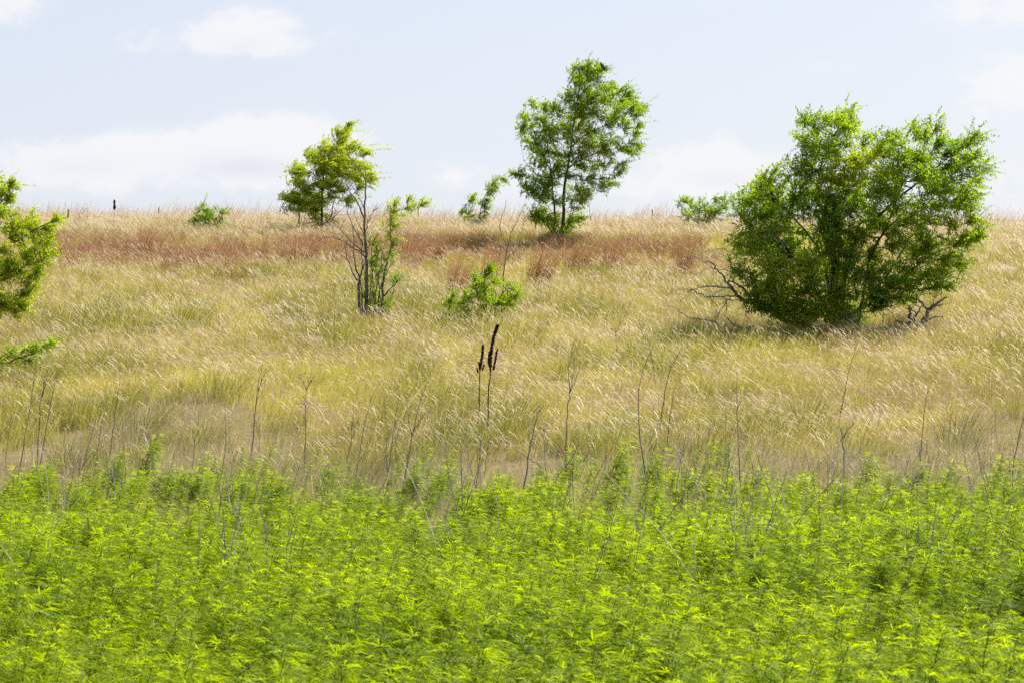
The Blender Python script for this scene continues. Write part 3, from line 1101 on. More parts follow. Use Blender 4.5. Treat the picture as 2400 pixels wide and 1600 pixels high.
for a in [(740, 1230, 90, 60), (820, 1170, 80, 60), (640, 1310, 90, 45), (760, 1310, 90, 50), (850, 1250, 70, 60), (700, 1370, 70, 25), (470, 1200, 50, 50), (460, 1280, 40, 40), (560, 1310, 60, 35)]:
    pl.clump(*a, dens=1.0, dy=-1.1)
for a in [(960, 1120, 100, 80), (1080, 1130, 100, 80), (1180, 1130, 90, 70), (970, 1230, 80, 70), (1080, 1240, 90, 70), (1190, 1240, 90, 60), (1040, 1330, 80, 50), (1160, 1330, 80, 40), (1250, 1320, 70, 35), (950, 1340, 70, 40), (1050, 1370, 70, 30), (900, 1360, 60, 25), (1130, 1375, 70, 22), (870, 1310, 60, 40)]:
    pl.clump(*a, dens=1.1)
for a in [(620, 760, 170, 150), (900, 600, 180, 160), (1200, 560, 200, 150), (1500, 480, 220, 150), (1650, 620, 170, 140), (1000, 850, 220, 180), (1350, 800, 200, 160), (560, 980, 150, 120), (1520, 950, 180, 120), (1000, 1150, 200, 160), (1300, 1150, 180, 130), (720, 1180, 170, 130), (950, 350, 120, 110), (1030, 220, 80, 70)]:
    pl.clump(*a, dens=.4)
for a in [(1040, 230, 1135, 95), (1000, 240, 1085, 150), (860, 260, 885, 175), (820, 290, 790, 190), (820, 260, 830, 180), (1060, 280, 1140, 235), (1380, 380, 1470, 230), (1450, 350, 1555, 205), (1500, 340, 1590, 230), (1560, 370, 1690, 270), (1640, 380, 1760, 300),
          (1700, 400, 1850, 290), (1760, 370, 1900, 302), (1760, 430, 1880, 400), (1800, 510, 1950, 490), (1780, 600, 1885, 650), (1700, 980, 1835, 905), (1680, 1040, 1830, 1060), (1600, 1180, 1720, 1195), (1180, 360, 1260, 280), (580, 640, 600, 540), (480, 700, 445, 620), (430, 760, 380, 640), (760, 480, 690, 470), (400, 960, 345, 900)]:
    pl.shoot(*a, dy=pl.r.uniform(-.5, .5))
for a in [(520, 1330, 60, 40), (610, 1365, 70, 35), (720, 1390, 70, 30), (820, 1370, 60, 40), (480, 1270, 50, 40)]:
    pl.clump(*a, dens=1.1, dy=-1.1)
big = pl
pl.thick = 1.0
b = MB()
tfd = crop(1560, 540, 5.6)
pl.tf = tfd
for pts, r0, r1, dy, nt in (([(1900, 1290), (1700, 1235), (1480, 1160), (1340, 1050), (1220, 985), (1100, 950), (960, 910), (890, 850), (850, 790), (800, 740)], .075, .035, (-.2, -1.0), 6),
                            ([(800, 740), (740, 680), (690, 600), (620, 520), (560, 455), (460, 430), (380, 405), (280, 405), (160, 430)], .035, .005, (-1.0, -1.4), 14),
                            ([(850, 790), (760, 770), (620, 755), (500, 750), (380, 770), (270, 800), (190, 870), (110, 970)], .028, .006, (-1.0, -1.8), 14),
                            ([(900, 870), (760, 875), (620, 880), (500, 885), (420, 840), (330, 790), (200, 785), (80, 810), (-30, 870)], .022, .005, (-1.0, -.6), 14),
                            ([(940, 930), (750, 920), (600, 900), (520, 885)], .014, .004, (-1.0, -1.6), 8),
                            ([(1060, 880), (960, 770), (850, 700), (760, 680)], .03, .02, (-.8, -1.1), 3),
                            ([(840, 690), (860, 560), (850, 450), (870, 380)], .016, .004, (-1.0, -1.2), 6),
                            ([(770, 550), (640, 530), (500, 520), (400, 570), (300, 650)], .012, .003, (-1.0, -1.3), 8),
                            ([(960, 400), (850, 330), (740, 270), (640, 270), (480, 310), (320, 380)], .014, .003, (-.9, -1.5), 8),
                            ([(740, 270), (700, 210), (620, 160)], .007, .003, (-1.1, -1.2), 2),
                            ([(620, 1215), (520, 1190), (400, 1170), (260, 1145), (150, 1090), (70, 1015), (-20, 1000)], .024, .006, (-1.0, -1.5), 10),
                            ([(1090, 1270), (960, 1290), (830, 1240), (740, 1150)], .03, .012, (-1.0, -1.3), 6),
                            ([(520, 885), (600, 1000), (620, 1100), (610, 1170)], .012, .005, (-1.2, -1.2), 8),
                            ([(740, 900), (700, 1000), (660, 1060), (640, 1130)], .012, .004, (-1.1, -1.2), 8),
                            ([(790, 870), (740, 1000), (710, 1140)], .014, .004, (-1.0, -1.3), 8),
                            ([(980, 920), (985, 1030), (1010, 1120), (1060, 1210)], .012, .005, (-1.0, -1.1), 8),
                            ([(1500, 400), (1480, 320), (1440, 220), (1390, 150), (1290, 60)], .016, .005, (-1.3, -1.8), 3),
                            ([(1310, 380), (1270, 260), (1220, 180), (1160, 110)], .012, .004, (-1.3, -1.8), 3)):
    q = pl.limb(pts, r0, r1, dy, b=b, attach=False, sides=5, wob=.018)
    pl.twiglets(q, nt, .42, .005, b=b)
q = pl.limb([(510, 920), (570, 850), (680, 800), (790, 740)], .010, .012, (-1.4, -1.1), b=b, attach=False, mat=1)
pl.done()
o = b.build('dead_limb', [M['deadwood'], M['pale_stalk']], pl.root, smooth=True)
o['label'] = 'bare grey dead limb with a fan of twigs reaching left over the grass'

# ---- the broken dead wood at its right foot
pl = Plant('dead_stump', 'broken dark dead branches sticking out of the grass right of the largest bush', 'dead branch', 57.0, crop(2100, 440, 4.127), (230, 1340), 31, bark='deadwood', part=('branches', 'crown'))
for pts, r0, r1, dy in (([(235, 1340), (300, 1230), (330, 1160), (400, 1110), (470, 1060)], .07, .018, (0, -.3)),
                        ([(300, 1190), (350, 1160), (425, 1125)], .05, .015, (-.1, -.4)), ([(310, 1190), (290, 1160), (240, 1100), (205, 1050)], .04, .015, (-.1, .2)),
                        ([(120, 1340), (115, 1240), (95, 1165)], .06, .025, (-.2, -.5)), ([(140, 1330), (60, 1310), (-10, 1285)], .05, .02, (0, -.2)),
                        ([(240, 1320), (340, 1260), (420, 1250)], .035, .008, (0, -.5)), ([(170, 1340), (190, 1240), (230, 1180), (270, 1130)], .03, .01, (0, .3)),
                        ([(90, 1160), (130, 1190), (170, 1230)], .02, .012, (-.5, -.4)), ([(330, 1170), (380, 1080), (400, 1040)], .02, .005, (0, .3))):
    q = pl.limb(pts, r0, r1, dy, wob=.02)
    pl.twiglets(q, 6, .35, .006)
pl.done()

# ---- the tall tree in the middle
tf = crop(1100, 100, 3.136)
pl = Plant('tree', 'tallest tree, upright with layered airy branches and a bird on its top', 'tree', 85, tf, (680, 1430), 41, leaf_len=.09, wind=.6, twig=.9)
pl.half = 1.2
pl.thick = .56
pl.puff = 1.35
pl.flat = .85
for pts, r0, r1, dy in (([(685, 1425), (690, 1250), (695, 1080), (720, 950), (745, 800), (755, 680), (775, 550), (795, 400), (830, 280), (880, 200)], .15, .02, (0, 0)),
                        ([(625, 1410), (628, 1200), (612, 1100), (600, 950), (580, 800), (560, 650), (540, 500)], .10, .015, (.2, -.5)),
                        ([(740, 780), (830, 690), (950, 630), (1080, 560), (1200, 480)], .06, .012, (0, .4)), ([(730, 920), (850, 850), (1000, 800), (1180, 770)], .06, .012, (0, -.4)),
                        ([(775, 560), (860, 470), (980, 420), (1120, 370)], .05, .01, (0, -.3)), ([(605, 960), (520, 800), (430, 640), (390, 560)], .05, .01, (0, .3)),
                        ([(680, 1400), (560, 1180), (450, 1080)], .04, .01, (0, -.4)), ([(690, 1360), (760, 1250), (840, 1150)], .04, .01, (0, .4)), ([(690, 1400), (780, 1320), (850, 1270)], .03, .008, (0, -.4)),
                        ([(640, 1400), (560, 1300), (480, 1250)], .03, .008, (0, -.3)), ([(710, 1000), (820, 1010), (1000, 1030)], .04, .008, (0, .2)), ([(600, 1000), (480, 980), (330, 965)], .03, .006, (-.2, -.5)),
                        ([(890, 1310), (880, 1220), (895, 1140)], .018, .006, (-.5, -.5)), ([(520, 1000), (440, 930), (395, 850), (378, 740)], .022, .006, (-.3, -.8))):
    pl.limb(pts, r0, r1, dy, to_ground=pts[0][1] > 1390)
for a in [(870, 195, 60, 26), (800, 205, 50, 26), (765, 230, 32, 36), (985, 190, 35, 16), (940, 220, 45, 35), (870, 225, 60, 35), (760, 280, 35, 45), (830, 280, 60, 45), (1040, 300, 45, 22), (980, 330, 50, 25), (910, 340, 60, 35), (1085, 340, 60, 30), (1165, 350, 45, 25), (1190, 390, 30, 25),
          (800, 370, 60, 45), (710, 365, 35, 25), (690, 430, 35, 35), (780, 450, 50, 45), (890, 420, 70, 32), (1000, 400, 70, 32), (1110, 420, 60, 25), (1230, 440, 55, 22), (1285, 465, 28, 18), (1060, 480, 70, 32), (1180, 500, 70, 32), (1250, 540, 30, 18), (1245, 595, 35, 14), (730, 520, 50, 50), (660, 500, 30, 40),
          (1010, 570, 70, 32), (1130, 570, 70, 28), (1150, 630, 60, 22), (1200, 670, 35, 12), (450, 470, 45, 28), (535, 450, 45, 32), (600, 480, 35, 35), (500, 550, 70, 40), (400, 550, 40, 20), (375, 620, 35, 30), (450, 630, 60, 40), (580, 610, 60, 50), (690, 610, 55, 50), (890, 640, 55, 32),
          (400, 700, 35, 28), (490, 720, 60, 45), (610, 710, 65, 50), (720, 720, 55, 45), (960, 690, 55, 25), (1060, 690, 50, 20), (1150, 745, 70, 28), (1230, 755, 45, 20), (1010, 790, 70, 30), (1110, 820, 70, 25), (1200, 800, 40, 18), (460, 790, 50, 40), (560, 820, 65, 45), (670, 830, 65, 45),
          (1000, 870, 60, 22), (1100, 890, 50, 18), (1130, 920, 25, 8), (900, 890, 60, 32), (790, 900, 60, 40), (650, 910, 65, 40), (510, 900, 50, 35), (380, 965, 45, 20), (320, 965, 30, 14), (440, 990, 40, 20), (560, 980, 55, 28), (700, 980, 55, 28), (850, 970, 60, 25), (950, 1000, 55, 18),
          (960, 1040, 50, 16), (1040, 1035, 40, 16), (870, 1050, 55, 25), (450, 1080, 55, 32), (550, 1060, 55, 36), (400, 1040, 35, 20), (520, 1130, 45, 25), (780, 1070, 45, 25), (770, 1145, 55, 22), (850, 1130, 35, 14), (480, 1230, 50, 30), (550, 1300, 55, 35), (600, 1385, 45, 25), (470, 1290, 35, 25), (760, 1205, 35, 14),
          (800, 1290, 50, 18), (730, 1340, 35, 20), (670, 1400, 35, 20)]:
    pl.clump(*a, dens=1.0)
for a in [(820, 540, 60, 45), (900, 500, 50, 28), (790, 500, 35, 40), (800, 640, 50, 45), (830, 740, 50, 32), (910, 780, 55, 32), (810, 820, 50, 32)]:
    pl.clump(*a, dens=1.0, mat=1, dy=-.6)
for a in [(450, 1080, 55, 32), (550, 1060, 60, 40), (520, 1140, 60, 35), (500, 1230, 60, 40), (560, 1310, 60, 45), (610, 1380, 50, 30), (470, 1290, 45, 30), (640, 1180, 45, 50), (780, 1090, 50, 30), (780, 1160, 60, 30), (790, 1280, 60, 26), (730, 1340, 45, 28), (680, 1400, 45, 24), (640, 1280, 40, 45)]:
    pl.clump(*a, dens=.8)
for a in [(870, 300, 110, 120), (900, 450, 170, 120), (1020, 520, 150, 110), (540, 640, 120, 130), (720, 620, 130, 140), (860, 640, 130, 120), (620, 800, 150, 110), (960, 780, 170, 80), (780, 850, 140, 80), (600, 960, 130, 60), (520, 1080, 90, 60), (1080, 380, 100, 70)]:
    pl.clump(*a, dens=.3)
for a in [(840, 220, 880, 145), (940, 230, 1015, 200), (1010, 320, 1070, 285), (1120, 370, 1205, 365), (1180, 450, 1305, 465), (1180, 560, 1275, 615), (1130, 650, 1220, 680), (1150, 770, 1270, 750), (1060, 880, 1150, 920), (980, 1030, 1070, 1000), (400, 560, 350, 560), (420, 500, 400, 445), (390, 640, 335, 630), (370, 980, 290, 970)]:
    pl.shoot(*a, dy=pl.r.uniform(-.5, .5))
tree_mid = pl
pl.done()

# ---- the wind-blown tree left of the middle
tf4 = crop(600, 270, 3.136)
pl = Plant('tree', 'yellow green tree streaming to the right, left of the bare grey shrub', 'tree', 92, tf4, (490, 835), 51, leaf_len=.095, wind=1.25, twig=1.0, leaf='bright_leaf')
pl.half = 1.0
pl.thick = .7
pl.puff = 1.5
pl.flat = .85
pl.shoots = 2
for pts, r0, r1, dy in (([(485, 840), (485, 700), (487, 600), (490, 500), (505, 400), (555, 260), (590, 160)], .11, .015, (0, 0)), ([(530, 820), (555, 700), (580, 600), (600, 530)], .06, .012, (.2, .3)),
                        ([(320, 730), (325, 620), (330, 500), (300, 420)], .06, .01, (-.2, -.4)), ([(488, 560), (560, 470), (680, 440), (800, 450)], .04, .008, (0, .3)), ([(500, 420), (600, 340), (720, 340)], .04, .008, (0, -.3)),
                        ([(490, 560), (430, 450), (380, 310)], .04, .008, (0, .3)), ([(540, 790), (640, 680), (690, 630)], .03, .006, (.1, .4))):
    pl.limb(pts, r0, r1, dy, to_ground=pts[0][1] > 700)
for a in [(590, 120, 35, 35), (600, 180, 45, 35), (650, 100, 35, 18), (690, 72, 20, 8), (560, 250, 55, 50), (480, 250, 50, 45), (630, 230, 60, 32), (710, 225, 55, 22), (780, 240, 45, 16), (830, 270, 25, 8), (500, 350, 70, 50), (420, 310, 55, 50), (370, 285, 35, 35), (600, 340, 70, 42), (690, 340, 70, 40), (760, 360, 50, 30),
          (440, 410, 55, 45), (540, 420, 65, 40), (640, 430, 65, 36), (720, 450, 70, 30), (800, 445, 50, 22), (850, 490, 35, 20), (780, 505, 50, 18), (420, 500, 50, 38), (410, 590, 55, 45), (520, 510, 40, 36), (600, 550, 40, 22), (640, 610, 50, 28), (690, 635, 28, 18), (560, 590, 30, 30)]:
    pl.clump(*a, dens=1.0)
for a in [(600, 150, 690, 70), (640, 220, 740, 195), (700, 250, 845, 275), (720, 340, 800, 345), (760, 450, 880, 485), (780, 500, 860, 545), (570, 170, 560, 100), (380, 300, 345, 260), (240, 400, 205, 410), (230, 620, 185, 590)]:
    pl.shoot(*a, dy=pl.r.uniform(-.3, .3))
for a in [(480, 340, 110, 90), (590, 300, 100, 100), (640, 420, 120, 70), (480, 470, 90, 90), (560, 540, 90, 60), (420, 620, 70, 60)]:
    pl.clump(*a, dens=.5)
for a in [(250, 390, 35, 40), (290, 420, 45, 45), (300, 490, 45, 36), (340, 540, 45, 45), (250, 600, 45, 32), (280, 640, 55, 36), (340, 640, 50, 45), (205, 620, 26, 24), (260, 700, 60, 18), (380, 680, 45, 36)]:
    pl.clump(*a, dens=1.5)
for a in [(430, 790, 55, 32), (400, 760, 45, 25), (540, 770, 40, 30), (350, 710, 50, 22)]:
    pl.clump(*a, dens=.35)
q = pl.limb([(500, 830), (430, 790), (360, 800)], .02, .006)
pl.twiglets(q, 30, .5, .008)
q = pl.limb([(520, 830), (560, 760), (600, 700)], .02, .006)
pl.twiglets(q, 20, .5, .008)
pl.done()

# ---- the half dead shrub in the middle distance
pl = Plant('shrub', 'half dead shrub of bare grey stems with green shoots on its right side', 'shrub', 58.5, tf4, (850, 1470), 61, leaf_len=.055, wind=.2, twig=.55, bark='grey_bark', leaf='elm_leaf', part=('stems', 'shoots'))
pl.half = .35
for pts, r0, r1, dy, nt in (([(795, 1480), (812, 1300), (815, 1100), (808, 1000), (800, 880), (797, 760), (795, 650), (803, 570), (800, 480), (770, 420), (735, 370), (700, 320), (660, 290)], .062, .006, (0, .2), 12),
                            ([(797, 760), (760, 670), (715, 600), (680, 540), (665, 480)], .028, .005, (0, -.3), 9), ([(800, 540), (802, 460), (800, 390)], .012, .004, (.1, .2), 5),
                            ([(812, 1050), (770, 1010), (700, 970), (640, 930), (560, 905), (500, 900)], .026, .005, (0, -.5), 10), ([(805, 1010), (720, 950), (650, 880), (600, 820), (555, 790)], .022, .005, (0, .3), 9),
                            ([(785, 960), (735, 860), (700, 800), (665, 690), (640, 660)], .020, .005, (0, .2), 8), ([(770, 1480), (752, 1300), (760, 1200), (740, 1150), (725, 1080), (715, 1000), (712, 860), (698, 780)], .055, .006, (-.1, .2), 8),
                            ([(745, 1215), (710, 1160), (680, 1070), (665, 990), (668, 960)], .022, .006, (0, -.3), 5), ([(765, 1190), (778, 1150), (800, 1080)], .022, .010, (0, .1), 2), ([(806, 850), (830, 770), (860, 710), (895, 680)], .016, .004, (0, .3), 8),
                            ([(800, 900), (770, 830), (735, 760), (725, 700)], .014, .004, (0, -.2), 4), ([(800, 700), (770, 640), (730, 560), (690, 500), (650, 440)], .014, .004, (.1, .3), 6),
                            ([(930, 1470), (930, 1350), (930, 1260), (945, 1150), (960, 1080), (985, 1000), (992, 930), (990, 870), (985, 780), (1010, 700)], .045, .008, (.1, .1), 2), ([(900, 1460), (898, 1340), (920, 1250), (935, 1180)], .035, .012, (.2, .1), 3),
                            ([(872, 1470), (870, 1300), (865, 1200), (850, 1100), (855, 980)], .035, .008, (-.2, -.2), 3), ([(935, 1330), (980, 1290), (1040, 1225), (1065, 1190)], .022, .006, (.1, -.3), 6), ([(1000, 720), (1080, 690), (1180, 660), (1270, 635)], .014, .003, (.1, .3), 1),
                            ([(840, 1480), (835, 1300), (850, 1150), (900, 1000), (910, 960)], .026, .006, (.2, .4), 5),
                            ([(785, 1480), (780, 1330), (770, 1200), (785, 1080), (775, 940), (750, 850)], .032, .006, (-.1, -.3), 6), ([(885, 1480), (880, 1380), (890, 1250), (910, 1150), (930, 1090)], .03, .008, (-.1, -.2), 5),
                            ([(830, 1480), (828, 1380), (800, 1250), (785, 1130), (740, 1010)], .026, .005, (.1, .3), 6), ([(955, 1470), (965, 1400), (1000, 1330), (1010, 1250)], .018, .005, (0, .2), 5), ([(910, 1470), (915, 1380), (900, 1260), (880, 1130), (890, 1020)], .028, .006, (.1, .2), 5)):
    q = pl.limb(pts, r0, r1, dy, to_ground=pts[0][1] > 1440, wob=.01)
    pl.twiglets(q, int(nt * 1.8), .38, .005, bias=(.1, 0, .4))
for a in [(1010, 730, 60, 60), (985, 680, 40, 40), (1075, 690, 60, 40), (1140, 680, 50, 22), (955, 810, 35, 45), (985, 870, 35, 45), (1200, 655, 50, 9), (1110, 625, 20, 28), (1030, 650, 25, 30), (1000, 790, 45, 45), (1240, 640, 25, 6)]:
    pl.clump(*a, dens=1.0, mat=1, wind=.6)
for a in [(1015, 930, 28, 30), (850, 940, 25, 40), (900, 1000, 40, 35), (920, 1050, 35, 35), (850, 1060, 35, 45), (870, 1160, 40, 45), (890, 1110, 35, 35), (860, 1260, 35, 50), (850, 1340, 40, 50), (960, 1130, 30, 30), (1040, 1220, 35, 35), (955, 1350, 30, 35), (820, 1400, 50, 40), (940, 1420, 40, 35), (790, 1330, 25, 40), (1010, 1010, 30, 30)]:
    pl.clump(*a, dens=.9)
pl.done()

# ---- low green shrub and the bare sapling behind it
pl = Plant('shrub', 'low bright green spreading shrub in the grass, foot of a thin bare sapling', 'shrub', 58, tf4, (1700, 1470), 71, leaf_len=.05, wind=.35, twig=.95, part=('stems', 'leaves'))
pl.half = .5
pl.puff = 1.4
for pts, r0, r1 in (([(1695, 1490), (1690, 1380), (1670, 1290), (1690, 1190)], .03, .008), ([(1760, 1450), (1785, 1360), (1850, 1280), (1930, 1310)], .02, .006), ([(1690, 1450), (1600, 1380), (1500, 1390), (1420, 1390)], .02, .005), ([(1700, 1460), (1640, 1350), (1610, 1250)], .02, .006), ([(1720, 1460), (1760, 1330), (1740, 1220)], .018, .005)):
    q = pl.limb(pts, r0, r1, (0, pl.r.uniform(-.5, .5)), to_ground=True)
    pl.twiglets(q, 6, .3, .004)
for a in [(1720, 1150, 35, 28), (1680, 1175, 50, 35), (1630, 1225, 45, 36), (1720, 1225, 45, 45), (1620, 1280, 45, 36), (1690, 1300, 55, 36), (1560, 1335, 45, 26), (1640, 1345, 45, 26), (1500, 1385, 55, 26), (1430, 1400, 45, 32), (1440, 1345, 26, 26), (1800, 1335, 45, 35), (1870, 1275, 35, 30), (1930, 1320, 28, 26), (1790, 1400, 55, 32), (1880, 1370, 36, 26), (1710, 1380, 45, 36), (1480, 1440, 55, 20)]:
    pl.clump(*a, dens=1.0)
pl.done()

pl = Plant('bare_sapling', 'thin leafless grey sapling with forked top behind the low green shrub', 'sapling', 59, tf4, (1812, 1340), 72, bark='deadwood', part=('stems', 'leaves'))
b = MB()
for pts, r0, r1, dy, nt in (([(1812, 1350), (1820, 1200), (1825, 1110), (1845, 1000), (1840, 960), (1805, 870), (1795, 800), (1830, 680), (1842, 620)], .026, .004, (0, .2), 7), ([(1845, 985), (1880, 860), (1920, 780), (1960, 700), (1975, 660)], .014, .003, (0, -.3), 7),
                            ([(1832, 1070), (1900, 1000), (1960, 930), (1985, 900)], .014, .003, (0, .4), 5), ([(1825, 1110), (1790, 1070), (1765, 1020), (1740, 980)], .010, .003, (0, -.3), 5), ([(1935, 950), (1955, 850), (1970, 760), (1965, 700)], .009, .003, (.2, .3), 4), ([(1800, 860), (1785, 790), (1780, 740)], .006, .002, (0, 0), 2)):
    q = pl.limb(pts, r0, r1, dy, to_ground=pts[0][1] > 1340, wob=.008, b=b, attach=False)
    pl.twiglets(q, nt, .22, .003, b=b, bias=(.1, 0, .5))
me_ = b.build('stems', [M['deadwood']], pl.root, smooth=True)

# ---- small plants along the crest
pl = Plant('sapling', 'small green sapling bent by wind on the crest, left of the tallest tree', 'sapling', 95, tf4, (1610, 835), 73, leaf_len=.085, wind=.6, twig=.9, part=('stems', 'leaves'))
pl.half = .3
pl.puff = 1.3
for pts, r0, r1 in (([(1625, 835), (1650, 730), (1660, 660), (1680, 600), (1740, 520), (1815, 455)], .03, .006), ([(1600, 835), (1575, 740), (1560, 660), (1595, 590)], .02, .005), ([(1630, 830), (1680, 720), (1700, 690)], .015, .005)):
    pl.limb(pts, r0, r1, to_ground=True)
for a in [(1800, 470, 26, 18), (1760, 500, 32, 24), (1720, 550, 32, 34), (1690, 600, 26, 34), (1560, 640, 24, 26), (1590, 610, 15, 24), (1555, 740, 34, 34), (1600, 790, 45, 34), (1645, 770, 45, 34), (1690, 700, 22, 20), (1510, 710, 18, 8), (1665, 660, 16, 26)]:
    pl.clump(*a, dens=.9)
pl.done()

pl = Plant('shrub', 'small round green shrub on the crest left of the largest bush', 'shrub', 95, crop(1560, 200, 2.5286), (200, 870), 74, leaf_len=.085, wind=.25, twig=.8, part=('stems', 'leaves'))
pl.half = .4
pl.puff = 1.3
for pts, r0, r1 in (([(195, 870), (180, 780), (130, 700)], .03, .006), ([(205, 870), (230, 780), (300, 660)], .03, .006), ([(200, 870), (200, 760), (210, 720)], .03, .008), ([(210, 870), (280, 780), (340, 720)], .02, .006)):
    pl.limb(pts, r0, r1, to_ground=True)
for a in [(105, 690, 26, 22), (150, 715, 40, 32), (200, 740, 50, 40), (250, 720, 45, 40), (300, 670, 24, 34), (335, 720, 26, 20), (120, 780, 45, 34), (190, 815, 55, 34), (240, 785, 40, 36), (295, 765, 45, 32), (370, 690, 15, 26)]:
    pl.clump(*a, dens=.95)
pl.done()

pl = Plant('shrub', 'small dull green shrub on the left part of the crest, alone in brown grass', 'shrub', 92, crop(0, 0, 2.904), (1410, 1570), 75, leaf_len=.085, wind=.25, twig=.9, part=('stems', 'leaves'))
pl.half = .35
pl.puff = 1.35
for pts, r0, r1 in (([(1405, 1570), (1390, 1480), (1380, 1410)], .03, .006), ([(1415, 1570), (1470, 1490), (1510, 1460)], .02, .006), ([(1400, 1570), (1350, 1510), (1320, 1480)], .02, .006)):
    pl.limb(pts, r0, r1, to_ground=True)
for a in [(1380, 1420, 40, 28), (1430, 1460, 50, 32), (1495, 1465, 36, 30), (1350, 1480, 50, 32), (1440, 1515, 60, 30), (1325, 1520, 40, 22), (1390, 1510, 50, 28)]:
    pl.clump(*a, dens=.85)
pl.done()

# ---- bush cut by the left edge of the picture, and the low shrub below it
tf5 = crop(-9, 380, 2.7037)
pl = Plant('bush', 'bright green leafy bush cut off by the left edge of the view', 'bush', 49, tf5, (-330, 1050), 81, leaf_len=.066, wind=.6, twig=1.0, leaf='bright_leaf')
pl.half = .6
pl.thick = .6
pl.puff = 1.25
for pts, r0, r1, dy in (([(-330, 1080), (-260, 700), (-120, 420), (0, 250), (60, 150)], .09, .012, (0, .3)), ([(-320, 1080), (-160, 780), (60, 560), (250, 440), (400, 370)], .09, .010, (0, -.4)), ([(-320, 1080), (-100, 830), (100, 720), (260, 660)], .07, .010, (0, .4)),
                        ([(-320, 1080), (-120, 940), (60, 900), (230, 830)], .06, .008, (0, -.3)), ([(-320, 1080), (-340, 700), (-300, 300)], .08, .01, (0, 0)), ([(-340, 1080), (-520, 700), (-640, 400)], .08, .01, (0, .3))):
    pl.limb(pts, r0, r1, dy, to_ground=True)
for a in [(55, 155, 45, 14), (105, 143, 16, 6), (0, 130, 30, 40), (20, 220, 40, 30), (60, 240, 16, 10), (40, 300, 80, 26), (0, 320, 60, 40), (60, 380, 90, 50), (160, 395, 50, 40), (190, 360, 26, 30), (255, 425, 45, 24), (320, 405, 36, 12), (385, 375, 25, 8), (100, 470, 90, 45), (200, 480, 60, 36), (300, 460, 40, 20), (40, 560, 80, 45),
          (140, 550, 80, 45), (240, 570, 55, 18), (330, 560, 60, 14), (60, 640, 80, 45), (170, 630, 80, 36), (260, 670, 40, 24), (30, 720, 70, 45), (120, 715, 80, 36), (200, 730, 55, 26), (230, 785, 36, 12), (20, 800, 55, 36), (30, 875, 55, 36), (120, 875, 45, 16), (185, 845, 28, 9), (20, 935, 45, 26), (100, 948, 55, 9), (190, 940, 36, 6)]:
    pl.clump(*a, dens=1.05)
for x_ in (-110, -240, -380, -520, -640):
    for y_ in (300, 420, 540, 660, 780, 900):
        if (x_ + 330) ** 2 / 340 ** 2 + (y_ - 620) ** 2 / 380 ** 2 < 1.05:
            pl.clump(x_ + pl.r.uniform(-30, 30), y_ + pl.r.uniform(-30, 30), 100, 80, dens=.35)
pl.done()

pl = Plant('low_shrub', 'low leafy branch of shrub lying in grass under the bush at the left edge', 'shrub', 46.5, tf5, (-160, 1330), 82, leaf_len=.055, wind=.4, twig=.38, part=('stems', 'leaves'))
pl.half = .25
pl.limb([(-160, 1330), (-60, 1290), (60, 1270), (180, 1230), (280, 1190), (370, 1140)], .03, .006, to_ground=True)
pl.limb([(-40, 1300), (20, 1240), (90, 1210)], .015, .005)
for a in [(350, 1145, 45, 18), (290, 1180, 45, 26), (215, 1205, 45, 26), (140, 1230, 55, 22), (60, 1260, 55, 15), (5, 1270, 40, 18), (210, 1170, 24, 20), (90, 1200, 36, 16), (170, 1270, 50, 14)]:
    pl.clump(*a, dens=1.3)
pl.done()

# ---- leafless twig sapling on the crest at the right
pl = Plant('bare_sapling', 'tiny bare twiggy sapling on the crest right of the largest bush', 'sapling', 95, crop(2100, 440, 4.127), (800, 460), 83, bark='deadwood', part=('stems', 'leaves'))
b = MB()
for pts, r0, r1 in (([(798, 470), (800, 330), (815, 270), (860, 220), (930, 170)], .022, .006), ([(808, 300), (795, 240), (800, 190)], .012, .005), ([(750, 470), (745, 380), (752, 330)], .014, .006), ([(812, 330), (850, 310), (880, 280)], .009, .004)):
    q = pl.limb(pts, r0, r1, to_ground=pts[0][1] > 440, b=b, attach=False)
    pl.twiglets(q, 7, .5, .006, b=b, bias=(.4, 0, .4))
b.build('stems', [M['deadwood']], pl.root, smooth=True)


